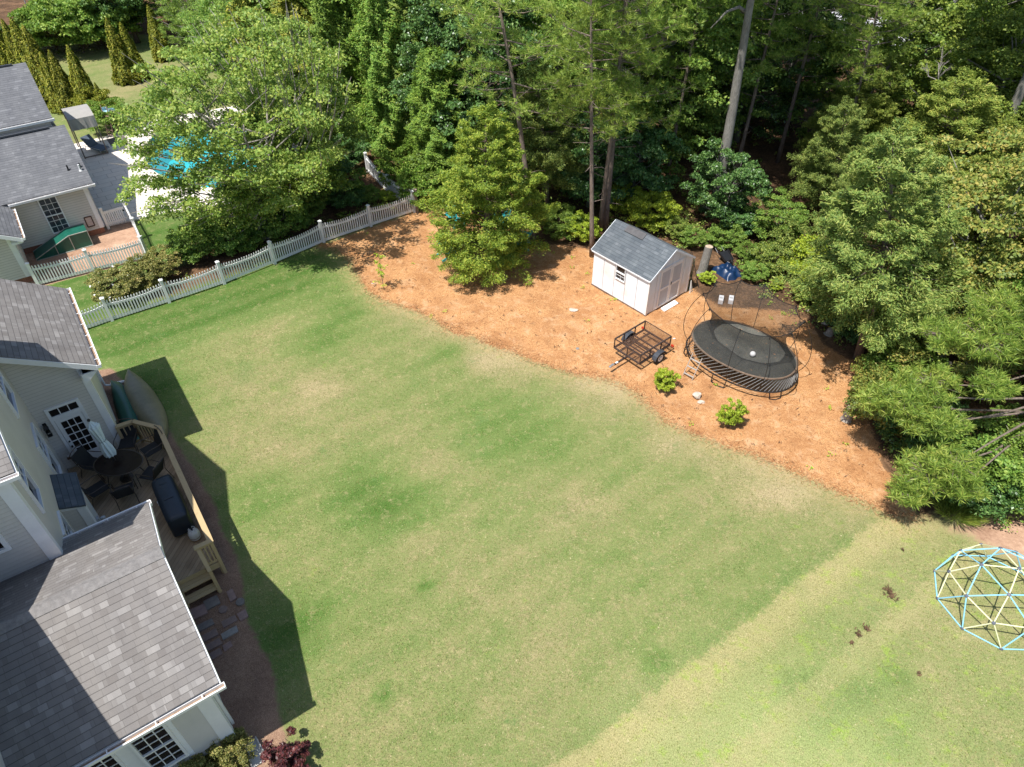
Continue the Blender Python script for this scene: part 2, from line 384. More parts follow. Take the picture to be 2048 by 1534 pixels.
    s_ = t.ramp(sf, [(.33, (.10, .042, .018)), (.43, (.34, .155, .060)), (.53, (.50, .255, .105)), (.64, (.72, .43, .21))])
    s_ = t.mix(t.ramp(n_mid, [(.35, (.55, .55, .55)), (.6, (0, 0, 0))]), s_, (.26, .11, .042))
    s_ = t.mix(t.ramp(t.noise(tc, .5, 5, .7), [(.55, (0, 0, 0)), (.7, (.45, .45, .45))]), s_, (.50, .30, .155))
    dr = t.noise(mapped(t, tc, (1, 1, 1), (0, 0, .8)), 1.7, 6, .75, .5); s_ = t.mix(t.ramp(dr, [(.52, (0, 0, 0)), (.66, (.55, .55, .55))]), s_, (.56, .37, .215)); s_ = t.mix(t.ramp(dr, [(.34, (.5, .5, .5)), (.44, (0, 0, 0))]), s_, (.24, .115, .05))
    # --- bark mulch, forest litter, clay
    m_ = t.ramp(t.math('ADD', t.math('MULTIPLY', sf, .7), t.math('MULTIPLY', n_mid, .3)), [(.33, (.085, .048, .032)), (.5, (.25, .15, .10)), (.64, (.46, .31, .21))])
    fo = t.ramp(t.math('ADD', t.math('MULTIPLY', n_f, .5), t.math('MULTIPLY', n_mid, .5)), [(.34, (.035, .022, .013)), (.5, (.105, .06, .033)), (.6, (.21, .12, .065)), (.72, (.30, .20, .115))])
    cl = t.ramp(t.math('ADD', t.math('MULTIPLY', n_f, .4), t.math('MULTIPLY', n_mid, .6)), [(.35, (.24, .14, .09)), (.55, (.44, .28, .19)), (.7, (.60, .43, .31))])
    wob = t.math('ADD', t.math('MULTIPLY', t.math('SUBTRACT', n_mid, .5), 1.0), t.math('MULTIPLY', t.math('SUBTRACT', n_f, .5), .9))
    wob = t.math('ADD', wob, t.math('MULTIPLY', t.math('SUBTRACT', n_ff, .5), .6))
    def zone(c, attr, col, w, wf=1.):
        d = t.math('ADD', at(attr), t.math('MULTIPLY', wob, wf))
        mr = t.a('ShaderNodeMapRange'); mr.interpolation_type = 'SMOOTHSTEP'; t.k(d, mr.inputs[0])
        mr.inputs[1].default_value = w; mr.inputs[2].default_value = -w; return t.mix(mr.outputs[0], c, col)
    # thin, straw-coloured grass next to the bed
    dd = t.math('ADD', at('sd_straw'), t.math('MULTIPLY', wob, 1.6)); mr = t.a('ShaderNodeMapRange'); mr.interpolation_type = 'SMOOTHSTEP'; t.k(dd, mr.inputs[0])
    mr.inputs[1].default_value = 1.1; mr.inputs[2].default_value = -.2; g = t.mix(t.math('MULTIPLY', mr.outputs[0], t.ramp(t.noise(tc, 5, 5, .8), [(.42, (.05, .05, .05)), (.6, (.8, .8, .8))])), g, (.40, .28, .14))
    c = zone(g, 'sd_bed', fo, .25); c = zone(c, 'sd_forest', fo, .4, 1.4); c = zone(c, 'sd_dirt', cl, .35, 1.2); c = zone(c, 'sd_yard', cl, .05, .15)
    c = zone(c, 'sd_straw', s_, .07, .8); c = zone(c, 'sd_mulch', m_, .07, .35)
    c = zone(c, 'sd_lot', plainc(t, (.42, .41, .42)), .5)
    t.k(c, t.b.inputs['Base Color']); t.b.inputs['Roughness'].default_value = .95; t.b.inputs['Specular IOR Level'].default_value = .15
    h = t.math('ADD', t.math('MULTIPLY', n_ff, .5), t.math('ADD', t.math('MULTIPLY', n_f, .6), t.math('MULTIPLY', blade, .3)))
    t.bump(h, .75, .035); return t.m
def plainc(t, col):
    x = t.a('ShaderNodeRGB'); x.outputs[0].default_value = (*col, 1); return x.outputs[0]

def make_ground():
    X = axis(-36, 40, .22, 900); Y = axis(3, 60, .22, 1200)
    gx, gy = np.meshgrid(X, Y); P = np.stack([gx.ravel(), gy.ravel()], 1)
    nx, ny = len(X), len(Y)
    S = {'sd_straw': sdf(P, STRAW), 'sd_mulch': sdf(P, MULCH), 'sd_dirt': sdf(P, DIRT), 'sd_yard': sdf(P, YARDB), 'sd_bed': sdf(P, BED2), 'sd_forest': sdf(P, FOREST), 'sd_lot': sdf(P, LOT)}
    # dead tan strips at the right, lush turf near fence and in places that stay wet
    a, b = G(1180, 1480)[:2], G(1780, 1020)[:2]; e = (b-a)/np.linalg.norm(b-a); nrm = np.array([e[1], -e[0]]); w = (P-a)@nrm
    wob = (vnoise(P, 1.1, 3)-.5)*.35
    strip = w+wob*.3; right = (strip > 0).astype(float)*0
    band = np.exp(-((w-.5+wob)/.5)**2)*(w+wob*.5 > 0); band2 = np.exp(-((w-2.3+wob)/.3)**2)
    dry = np.exp(-(sdf(P, STRAW)/1.3)**2)*.35
    def blob(px, py, r): c = G(px, py)[:2]; return np.exp(-((P-c)**2).sum(1)/r**2)
    for q in [(1240, 790, .9), (1190, 770, .7), (1010, 700, 1.1), (860, 930, .9), (1150, 1000, 1.2), (640, 780, 1.2), (1330, 900, .8), (980, 740, .9), (820, 1080, .8), (1560, 990, .9)]: dry += .55*blob(*q)
    lush = np.zeros(len(P))
    for q in [(740, 1000, 1.5, .4), (800, 1030, 1., .3), (700, 960, 1.3, .25), (1000, 850, 1.9, .3), (1100, 880, 1.6, .25), (560, 520, 3.0, .9), (350, 610, 2.5, .8), (480, 560, 2.5, .9), (220, 580, 3., 1.1), (320, 500, 2.5, 1.1),
              (420, 470, 2.5, 1.), (250, 680, 1.4, .8), (300, 780, 1.4, .8), (700, 620, 1.2, .5), (520, 1000, 1.2, .5), (590, 1250, 1.0, .6), (640, 680, 1.2, .55), (900, 700, .6, .5), (1310, 1320, .35, .8),
              (1690, 1400, .6, 1.), (1800, 1360, .35, .8), (1750, 1390, .3, .6), (1600, 1380, .5, .6), (1640, 1440, .6, .8), (765, 1385, .22, .9), (850, 1170, .2, .7), (1780, 1480, .6, .8), (1000, 560, .1, 0)]:
        lush += q[3]*blob(*q[:3])
    lush += right*np.clip(vnoise(P, 1.7, 9)-.45, 0, 1)*.7
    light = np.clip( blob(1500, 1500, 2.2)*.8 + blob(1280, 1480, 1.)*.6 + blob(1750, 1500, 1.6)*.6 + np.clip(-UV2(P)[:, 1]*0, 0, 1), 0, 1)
    S.update(strip=strip, dry=dry, lush=lush, light=light)
    Z = (vnoise(P, 2.3, 1)-.5)*.035 + (vnoise(P, .6, 2)-.5)*.018
    inside = np.minimum.reduce([S['sd_straw'], S['sd_mulch']]); Z += np.where(inside < .1, (vnoise(P, .45, 5)-.4)*.035, 0)
    far = (np.abs(P[:, 0]) > 41) | (P[:, 1] > 61); Z[far] *= 0
    # the pool basin
    pool = sdf(P, POOL)
    Z = np.where(pool < .15, -1.6, Z)
    V = np.column_stack([P, Z]); idx = np.arange(nx*ny).reshape(ny, nx)
    F = np.stack([idx[:-1, :-1], idx[:-1, 1:], idx[1:, 1:], idx[1:, :-1]], -1).reshape(-1, 4)
    mid = P[F].mean(1)
    jit = (vnoise(mid, .5, 21)-.5)*.5
    fs = {k: S[k][F].mean(1) for k in S if k.startswith('sd')}
    owner = np.zeros(len(F), int)
    owner[(fs['sd_forest']+jit < 0) | (fs['sd_bed']+jit*.5 < 0)] = 3
    owner[(fs['sd_dirt']+jit < 0) | (fs['sd_yard'] < 0)] = 4
    owner[fs['sd_straw']+jit < 0] = 1; owner[fs['sd_mulch']+jit*.3 < 0] = 2; owner[fs['sd_lot'] < 0] = 5
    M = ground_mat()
    for k, nm in enumerate(['lawn', 'pine_straw_bed', 'mulch_bed', 'forest_floor', 'bare_soil', 'gravel_lot']):
        Fk = F[owner == k]; u, inv = np.unique(Fk, return_inverse=True); inv = inv.reshape(-1, 4)
        me = bpy.data.meshes.new(nm); me.vertices.add(len(u)); me.vertices.foreach_set('co', V[u].ravel())
        me.loops.add(inv.size); me.loops.foreach_set('vertex_index', inv.ravel().astype(np.int32))
        me.polygons.add(len(inv)); me.polygons.foreach_set('loop_start', np.arange(0, inv.size, 4, dtype=np.int32))
        me.polygons.foreach_set('use_smooth', np.ones(len(inv), bool)); me.update()
        for a_ in S:
            q = me.attributes.new(a_, 'FLOAT', 'POINT'); q.data.foreach_set('value', S[a_][u].astype(np.float32))
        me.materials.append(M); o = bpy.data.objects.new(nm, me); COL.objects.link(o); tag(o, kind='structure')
def UV2(P): return np.stack([P[:, 0]*CA+P[:, 1]*SA, -P[:, 0]*SA+P[:, 1]*CA], 1)
# pool outline (kidney) and patio, in the house frame
_pc = (8.1, 43.2)
POOL = W2([(_pc[0]+cos(a)*(3.0+.35*cos(2*a)), _pc[1]+sin(a)*(5.2-.8*cos(a))) for a in np.linspace(0, 2*pi, 40, endpoint=False)])
make_ground()

def poly_obj(name, mat, P2, z0, z1, holes=None):
    """flat plate with a step edge from a 2-D outline, triangulated with an optional hole"""
    import bmesh
    bm = bmesh.new(); loops = []
    for L in [P2]+(holes or []):
        vs = [bm.verts.new((p[0], p[1], z1)) for p in L]; es = [bm.edges.new((vs[i], vs[(i+1) % len(vs)])) for i in range(len(vs))]; loops.append((vs, es))
    bmesh.ops.triangle_fill(bm, edges=[e for l in loops for e in l[1]], use_beauty=True)
    for f in bm.faces:
        if f.normal.z < 0: f.normal_flip()
    for vs, _ in loops:
        lo = [bm.verts.new((v.co.x, v.co.y, z0)) for v in vs]
        for i in range(len(vs)):
            j = (i+1) % len(vs); bm.faces.new((vs[i], vs[j], lo[j], lo[i]))
    bmesh.ops.recalc_face_normals(bm, faces=bm.faces)
    me = bpy.data.meshes.new(name); bm.to_mesh(me); bm.free(); me.materials.append(mat)
    o = bpy.data.objects.new(name, me); COL.objects.link(o); return o
def paver_mat():
    t = NT('pale stamped patio slabs'); tc = t.a('ShaderNodeTexCoord').outputs['Object']; co = mapped(t, tc, (1, 1, 1), (0, 0, -AZ))
    br = t.a('ShaderNodeTexBrick'); t.k(co, br.inputs['Vector']); br.inputs['Scale'].default_value = 1.; br.inputs['Brick Width'].default_value = .95
    br.inputs['Row Height'].default_value = .55; br.inputs['Mortar Size'].default_value = .018; br.inputs['Color1'].default_value = (.80, .70, .60, 1)
    br.inputs['Color2'].default_value = (.70, .64, .57, 1); br.inputs['Mortar'].default_value = (.42, .36, .30, 1); br.offset = .35
    n = t.noise(tc, 3, 5, .7); c = t.mix(.3, br.outputs[0], t.ramp(n, [(.3, (.4, .36, .33)), (.7, (.68, .64, .6))]), 'MIX')
    t.k(c, t.b.inputs['Base Color']); t.b.inputs['Roughness'].default_value = .85; t.bump(n, .3, .02); return t.m
PATIO = W2([(1.45, 37.2), (3.1, 37.0), (4.2, 36.9), (7.5, 35.6), (12.2, 35.8), (14.5, 40), (14.2, 46), (12, 49.5), (6.5, 50.2), (3.6, 49.2), (.2, 49.0), (.2, 38)])
def inset(P, k): c = P.mean(0); return c + (P-c)*k
tag(poly_obj('pool_patio', paver_mat(), PATIO, -.05, .06, [POOL]), kind='structure')
cop = plain('pool coping stone', (.62, .56, .47), .7, .12, 4)
po = W2([(0, 0)]); pcw = POOL.mean(0)
pool = thing('swimming_pool', 'turquoise kidney shaped swimming pool half hidden behind the leafy tree', 'swimming pool', (pcw[0], pcw[1], 0))
m = MB(); n = len(POOL)
inn, ou = inset(POOL, 1.0)-pcw, inset(POOL, 1.065)-pcw
for i in range(n):
    j = (i+1) % n
    m.face([(*inn[i], .10), (*ou[i], .10), (*ou[j], .10), (*inn[j], .10)]); m.face([(*ou[i], .10), (*ou[i], .03), (*ou[j], .03), (*ou[j], .10)])
    m.face([(*inn[i], -.3), (*inn[i], .10), (*inn[j], .10), (*inn[j], -.3)])
m.build('coping', cop, pool)
m = MB()
for i in range(n):
    j = (i+1) % n; m.face([(*inn[i], -1.5), (*inn[i], -.3), (*inn[j], -.3), (*inn[j], -1.5)])
m.face([(*p, -1.5) for p in inn]); m.build('basin', plain('turquoise pool plaster', (.10, .55, .60), .6, .1, 1.5), pool)
t = NT('pool water'); t.b.inputs['Base Color'].default_value = (.25, .80, .84, 1); t.b.inputs['Roughness'].default_value = .03; t.b.inputs['Transmission Weight'].default_value = .0
tr = t.a('ShaderNodeBsdfTransparent'); tr.inputs[0].default_value = (.45, .95, .97, 1); mx = t.a('ShaderNodeMixShader'); mx.inputs[0].default_value = .6
t.b.inputs['Base Color'].default_value = (.08, .5, .56, 1)
t.k(t.b.outputs[0], mx.inputs[1]); t.k(tr.outputs[0], mx.inputs[2]); t.k(mx.outputs[0], t.out.inputs[0]); tcn = t.a('ShaderNodeTexCoord').outputs['Object']; t.bump(t.noise(tcn, 3, 3), .25, .05)
m = MB(); m.face([(*(p*.999), -.12) for p in inn]); m.build('water', t.m, pool)
# ------------------------------------------------------------------ house helpers
def siding(m, poly, o, sd_, nrm, holes=(), h=.118, lip=.03):
    """lap siding over a polygon (s, z) in the plane through o along sd_, facing nrm; holes = (s0, s1, z0, z1)"""
    o = Vector(o); sd_ = Vector(sd_).normalized(); nrm = Vector(nrm).normalized(); up = Vector((0, 0, 1))
    z0 = min(p[1] for p in poly); z1 = max(p[1] for p in poly); n = len(poly)
    def ext(z):
        xs = []
        for i in range(n):
            a, b = poly[i], poly[(i+1) % n]
            if (a[1] <= z < b[1]) or (b[1] <= z < a[1]): xs.append(a[0]+(b[0]-a[0])*(z-a[1])/(b[1]-a[1]))
        return (min(xs), max(xs)) if len(xs) >= 2 else None
    z = z0
    P = lambda s, zz, d=0: o+sd_*s+up*zz+nrm*d
    flip = sd_.cross(up).dot(nrm) < 0
    def F(pts):
        if flip: pts = pts[::-1]
        m.face(pts, [((Vector(p)-o).dot(sd_), (p[2]-o.z-z0)/h) for p in pts])
    while z < z1-1e-4:
        zt = min(z+h, z1); a = ext(z+1e-4); b = ext(zt-1e-4)
        if a and b:
            cuts = [(a[0], a[1], b[0], b[1])]
            for (s0, s1, q0, q1) in holes:
                if q0 < (z+zt)/2 < q1:
                    nc = []
                    for (l0, r0, l1, r1) in cuts:
                        if s1 <= l0 or s0 >= r0: nc.append((l0, r0, l1, r1)); continue
                        if s0 > l0: nc.append((l0, s0, l1, s0))
                        if s1 < r0: nc.append((s1, r0, s1, r1))
                    cuts = nc
            for (l0, r0, l1, r1) in cuts:
                F([P(l0, z, lip), P(r0, z, lip), P(r1, zt, 0), P(l1, zt, 0)])
                F([P(l0, z, 0), P(r0, z, 0), P(r0, z, lip), P(l0, z, lip)])
        z = zt

def window(par, name, o, sd_, nrm, s0, s1, z0, z1, nx=3, ny=(3, 3), glass=None, fw=.055, mun=.018, frame=None, muntin_rows=True, label=None):
    """double-hung window: frame and muntins one part, each pane set a sub-part"""
    o = Vector(o); sd_ = Vector(sd_).normalized(); nrm = Vector(nrm).normalized(); up = Vector((0, 0, 1))
    P = lambda s, z, d=0: o+sd_*s+up*z+nrm*d
    m = MB()
    def bar(a, b, w, dep, off):
        m.bar(P(*a, off), P(*b, off), w, dep, up=nrm)
    k = fw/2
    for a, b in (((s0+k, z0), (s0+k, z1)), ((s1-k, z0), (s1-k, z1))): bar(a, b, fw, .07, .035)
    for a, b in (((s0+fw, z0+k), (s1-fw, z0+k)), ((s0+fw, z1-k), (s1-fw, z1-k))): bar(a, b, fw, .066, .034)
    rows = len(ny); zs = [z0+fw+(z1-z0-2*fw)*i/rows for i in range(rows+1)]
    for i in range(1, rows): bar((s0+fw, zs[i]), (s1-fw, zs[i]), .045, .05, .027)
    for r in range(rows):
        a, b = zs[r], zs[r+1]
        if ny[r] == 0: continue
        for i in range(1, nx):
            s = s0+fw+(s1-s0-2*fw)*i/nx; bar((s, a+.02), (s, b-.02), mun, .02, .012+.001*r)
        for j in range(1, ny[r]):
            z = a+(b-a)*j/ny[r]; bar((s0+fw, z), (s1-fw, z), mun, .017, .0115)
    f = m.build(name, frame or TRIM, par)
    g = MB(); g.quadm([P(s0+.02, z0+.02, .004), P(s1-.02, z0+.02, .004), P(s1-.02, z1-.02, .004), P(s0+.02, z1-.02, .004)]); g.build('pane', glass or GLASS, f)
    if label: f['label'] = label
    return f
def gutter(par, a, b, out, name='gutter', w=.11, h=.10, hangers=5):
    """open trough from a to b, its lip on the side 'out'; brackets show as small bright ticks"""
    a, b, out = Vector(a), Vector(b), Vector(out).normalized(); up = Vector((0, 0, 1)); m = MB(); d = (b-a).normalized()
    def strip(p, q, t=.012): m.bar(a+p, b+p, t, t) if q is None else m.quadm([a+p, b+p, b+q, a+q])
    m.bar(a+out*w, b+out*w, .018, h, up=up); m.bar(a+out*.006, b+out*.006, .012, h*.9, up=up)
    m.bar(a+out*w/2-up*h/2, b+out*w/2-up*h/2, w, .012, up=up)
    m.bar(a+out*(w+.012)+up*(h/2), b+out*(w+.012)+up*(h/2), .03, .014, up=up)
    for e in (a, b): m.bar(e+out*0, e+out*w, .012, h, up=up)
    for i in range(hangers):
        p = a+(b-a)*((i+.5)/hangers); m.bar(p+up*h*.4, p+out*w+up*h*.55, .02, .012, up=up)
    g = m.build(name, GUT, par); i_ = MB(); i_.quadm([a+out*.014-up*h*.30, a+out*(w-.011)-up*h*.30, b+out*(w-.011)-up*h*.30, b+out*.014-up*h*.30]); i_.build('trough', GUTI, g)
    return g

# ------------------------------------------------------------------ the house (frame: x = u toward the yard, y = v along the back)
HO = (-6., 14., 0.)
house = thing('house', 'beige sided house with weathered brown grey roofs, deck door and tall rear gable', 'house', tuple(W(HO[0], HO[1])), AZ)
def split_boxes(m):
    """one builder per separate box (each box is six quads, 24 vertices)"""
    res = []
    for i in range(0, len(m.f), 6):
        q = MB()
        for j in range(i, min(i+6, len(m.f))): q.face([m.v[k] for k in m.f[j]], m.uv[j])
        res.append(q)
    return res
def B(m, name, mat, par=None, **k):
    if name == 'corner_trim' and len(m.f) % 6 == 0:
        for q in split_boxes(m): q.build(name, mat, house, org=HO)
        return None
    if par is None or par == house: return m.build(name, mat, house, org=HO, **k)
    return m.build(name, mat, par, org=HO, **k)
X_, Y_, Zv = Vector((1, 0, 0)), Vector((0, 1, 0)), Vector((0, 0, 1))
def win(*a, **k):       # windows placed in the house frame
    o = Vector(a[1])-Vector(HO); return window(house, a[0], o, *a[2:], **k)
def gut(a, b, out, **k): return gutter(house, Vector(a)-Vector(HO), Vector(b)-Vector(HO), out, **k)
# lower wing walls
m = MB(); wl = [(-3.16, -2.44, .95, 2.68), (-4.15, -3.43, .95, 2.68), (-5.2, -4.48, .95, 2.68)]
siding(m, [(-12, .45), (-1.55, .45), (-1.55, 3.1), (-12, 3.1)], (0, 9.2, 0), X_, -Y_, wl)
siding(m, [(9.2, .45), (14.2, .45), (14.2, 3.3), (11.7, 4.5), (9.2, 3.15)], (-1.55, 0, 0), Y_, X_)
siding(m, [(-3.2, .55), (-1.55, .55), (-1.55, 3.3), (-3.2, 3.3)], (0, 14.2, 0), X_, Y_)
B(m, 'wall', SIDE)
m = MB(); m.box((-12, 9.22, 0), (-1.57, 14.18, .45)); B(m, 'foundation', BRICK)
m = MB(); m.box((-11.9, 9.24, .45), (-1.59, 14.16, 3.05)); B(m, 'inner_wall', SIDE)
m = MB()
m.box((-1.80, 9.165, .45), (-1.50, 9.198, 3.02)); m.box((-1.548, 9.20, .45), (-1.505, 9.46, 3.1)); m.box((-1.548, 13.98, .45), (-1.505, 14.24, 3.1))
m.box((-3.43, 9.16, .7), (-3.16, 9.198, 2.98)); m.box((-4.48, 9.16, .7), (-4.15, 9.198, 2.98)); m.box((-2.44, 9.165, .8), (-2.34, 9.197, 2.98))
m.box((-5.5, 9.155, .86), (-2.34, 9.199, .95)); m.box((-5.5, 9.165, 2.68), (-2.44, 9.197, 2.98))
B(m, 'corner_trim', TRIM)
win('window', (0, 9.18, 0), X_, -Y_, -3.16, -2.44, .95, 2.68, nx=3, ny=(3, 3))
win('window', (0, 9.18, 0), X_, -Y_, -4.15, -3.43, .95, 2.68, nx=3, ny=(3, 3))
# lower wing roof
RZ, EZ = 4.58, 3.22
m = MB()
m.slab([(-12, 8.92, EZ), (-1.2, 8.92, EZ), (-1.2, 11.7, RZ), (-12, 11.7, RZ)], .09, X_)
m.slab([(-1.2, 14.6, EZ), (-3.2, 14.6, EZ), (-3.2, 14.0, EZ+.28), (-12, 14.0, EZ+.28), (-12, 11.7, RZ), (-1.2, 11.7, RZ)], .09, -X_)
rf = B(m, 'roof', SHIN)
m = MB(); k = 0
x = -11.9
while x < -1.25:
    x1 = min(x+.2, -1.2)
    for sgn, y1 in ((-1, 11.52), (1, 11.89)):
        dz = (abs(y1-11.7))*(RZ-EZ)/2.8
        m.quadm([(x, 11.7, RZ+.028+.012*(k % 2)), (x, y1, RZ-dz+.022), (x1+.02, y1, RZ-dz+.012), (x1+.02, 11.7, RZ+.018)][::(1 if sgn < 0 else -1)], X_)
    x += .155; k += 1
B(m, 'ridge_cap', plain('ridge cap shingles', (.195, .183, .175), .93, .22, 9, bump=.6), rf)
m = MB(); m.slab([(-1.2, 8.92, EZ-.02), (-1.2, 11.7, RZ-.02), (-1.2, 14.6, EZ-.02), (-1.2, 14.6, EZ-.2), (-1.2, 11.7, RZ-.2), (-1.2, 8.92, EZ-.2)][::-1], .03)
m.box((-12, 8.93, EZ-.2), (-1.22, 8.96, EZ-.06)); m.box((-3.2, 14.56, EZ-.2), (-1.22, 14.59, EZ-.06))
m.quadm([(-12, 8.96, EZ-.19), (-12, 9.25, EZ-.19), (-1.2, 9.25, EZ-.19), (-1.2, 8.96, EZ-.19)]); m.quadm([(-1.2, 8.96, EZ-.2), (-1.2, 9.2, EZ-.2), (-1.55, 9.2, EZ-.2), (-1.55, 8.96, EZ-.2)])
m.slab([(-1.22, 8.95, EZ-.19), (-1.22, 11.7, RZ-.19), (-1.56, 11.7, RZ-.19), (-1.56, 8.95, EZ-.19)], .02); m.slab([(-1.22, 11.7, RZ-.19), (-1.22, 14.57, EZ-.19), (-1.56, 14.57, EZ-.19), (-1.56, 11.7, RZ-.19)], .02)
B(m, 'fascia', TRIM)
gut((-12, 8.92, EZ-.10), (-1.12, 8.92, EZ-.10), -Y_, hangers=12); gut((-3.2, 14.6, EZ-.10), (-1.14, 14.6, EZ-.10), Y_, hangers=3)
m = MB(); m.box((-1.50, 9.5, .45), (-1.44, 9.58, 3.0)); B(m, 'downspout', GUT)
# main block
MW = -3.2; me_ = 6.5; mr = 8.6; mv0, mv1, mvr = 13.6, 20.7, 17.15
sl = (mr-me_)/(mvr-mv0)
zat = lambda v: mr-abs(v-mvr)*sl-.10
hl = [(14.55, 15.45, 4.3, 5.8), (18.2, 19.4, 4.45, 5.7), (18.15, 19.3, 1.6, 3.4), (14.9, 15.8, 1.5, 3.1)]
m = MB()
siding(m, [(13.8, .5), (20.25, .5), (20.45, 5.), (20.45, zat(20.45)), (mvr, mr-.1), (13.8, zat(13.8))], (MW, 0, 0), Y_, X_, hl, lip=.016)
siding(m, [(-12, 3.2), (MW, 3.2), (MW, 6.42), (-12, 6.42)], (0, 13.8, 0), X_, -Y_, [(-4.7, -3.86, 4.45, 5.8)])
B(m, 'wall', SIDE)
m = MB(); m.box((-12, 13.82, .1), (MW-.02, 20.4, 6.35)); m.slab([(MW-.03, 13.9, 6.35), (MW-.03, 20.4, 6.35), (MW-.03, mvr, mr-.2)], .1); B(m, 'inner_wall', SIDE)
m = MB(); m.box((MW-.005, 13.76, 3.3), (MW+.03, 13.98, 6.42)); m.box((MW-.24, 13.762, 3.35), (MW+.03, 13.797, 6.42)); B(m, 'corner_trim', TRIM)
win('window', (MW, 0, 0), Y_, X_, 14.55, 15.45, 4.3, 5.8, nx=3, ny=(0, 3)); win('window', (MW, 0, 0), Y_, X_, 18.2, 19.4, 4.45, 5.7, nx=4, ny=(0, 2))
win('window', (MW, 0, 0), Y_, X_, 18.15, 19.3, 1.6, 3.4, nx=3, ny=(0, 3), glass=GLASSB); win('window', (MW, 0, 0), Y_, X_, 14.9, 15.8, 1.5, 3.1, nx=3, ny=(0, 3))
win('window', (0, 13.78, 0), X_, -Y_, -4.7, -3.86, 4.45, 5.8, nx=3, ny=(0, 3), fw=.09)
m = MB()
m.slab([(-12, mv0, me_), (-2.95, mv0, me_), (-2.95, mvr, mr), (-12, mvr, mr)], .1, X_); m.slab([(-2.95, mv1, me_), (-12, mv1, me_), (-12, mvr, mr), (-2.95, mvr, mr)], .1, -X_)
B(m, 'roof', SHIN)
m = MB(); m.slab([(-2.95, mv0, me_-.05), (-2.95, mvr, mr-.05), (-2.95, mv1, me_-.05), (-2.95, mv1, me_-.25), (-2.95, mvr, mr-.25), (-2.95, mv0, me_-.25)][::-1], .03)
m.quadm([(-12, mv0+.02, me_-.16), (-12, 13.82, me_-.16), (-2.97, 13.82, me_-.16), (-2.97, mv0+.02, me_-.16)]); B(m, 'fascia', TRIM)
gut((-12, mv0, me_-.08), (-2.9, mv0, me_-.08), -Y_, hangers=10)
# taller front block west of the low wing (its eave shades the low roof)
m = MB(); m.box((-11.8, 5.0, .3), (-4.9, 13.79, 6.3)); B(m, 'wall', SIDE)
m = MB(); ue, ze = -4.55, 6.4; m.slab([(ue, 4.7, ze), (ue, 13.6, ze), (-8.3, 13.6, 8.2), (-8.3, 4.7, 8.2)], .1, Y_); m.slab([(-8.3, 4.7, 8.2), (-8.3, 13.6, 8.2), (-12, 13.6, ze), (-12, 4.7, ze)], .1, Y_); B(m, 'roof', SHIN)
# north wing with the deck door
NV = 20.25; NU = -1.45; nz = 4.12; nsl = .63; gu = -1.08
m = MB(); zr = lambda u: nz+(gu-u)*nsl-.12
siding(m, [(-6.5, .6), (NU, .6), (NU, zr(NU)), (-6.5, zr(-6.5))], (0, NV, 0), X_, -Y_, [(-2.88, -1.94, .6, 3.0)])
siding(m, [(NV, .4), (24.4, .4), (24.4, nz-.1), (NV, nz-.1)], (NU, 0, 0), Y_, X_, lip=.02)
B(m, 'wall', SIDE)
m = MB(); m.box((-6.4, NV+.02, .4), (NU-.02, 24.38, 4.1)); B(m, 'inner_wall', SIDE)
m = MB(); m.box((-6.4, NV+.02, 0), (NU-.02, 24.38, .4)); B(m, 'foundation', BRICK)
m = MB(); m.box((NU-.17, NV-.035, .6), (NU+.03, NV-.001, nz-.15)); m.box((NU+.001, NV-.02, .5), (NU+.035, NV+.2, nz-.2)); m.box((NU+.001, 24.2, .5), (NU+.035, 24.42, nz-.2)); B(m, 'corner_trim', TRIM)
m = MB(); ur = -6.5; zrr = nz+(gu-ur)*nsl
m.slab([(gu, 19.9, nz), (gu, 24.75, nz), (ur, 24.75, zrr), (ur, 19.9, zrr)], .09, Y_)
m.slab([(ur, 24.75, zrr), (ur*2-gu, 24.75, nz), (ur*2-gu, 19.9, nz), (ur, 19.9, zrr)], .09, Y_)
B(m, 'roof', SHIN)
m = MB()
m.slab([(gu, 19.9, nz-.03), (ur, 19.9, zrr-.03), (ur, 19.9, zrr-.22), (gu, 19.9, nz-.22)][::-1], .03)
m.slab([(gu, 19.93, nz-.2), (ur, 19.93, zrr-.2), (ur, NV+.01, zrr-.2), (gu, NV+.01, nz-.2)], .02)
m.box((gu-.03, 19.93, nz-.2), (gu, 24.75, nz-.05)); m.quadm([(gu-.03, 19.95, nz-.2), (gu-.03, 24.7, nz-.2), (NU-.05, 24.7, nz-.2), (NU-.05, 19.95, nz-.2)])
m.slab([(gu, 19.905, nz-.2), (NU-.1, 19.905, nz-.2), (NU-.1, 19.905, nz-.55), (NU, 19.905, nz-.5)], .3)
B(m, 'fascia', TRIM)
gut((gu, 19.85, nz-.08), (gu, 24.75, nz-.08), X_, hangers=7)
m = MB(); m.tube([(gu+.05, 24.55, nz-.15), (gu-.1, 24.5, nz-.4), (NU+.08, 24.3, nz-.6), (NU+.08, 24.3, .25), (NU+.3, 24.3, .1)], .04, 6); m.tube([(NU+.25, 24.45, .08), (NU+.75, 24.35, .04)], .06, 6); B(m, 'downspout', GUT)
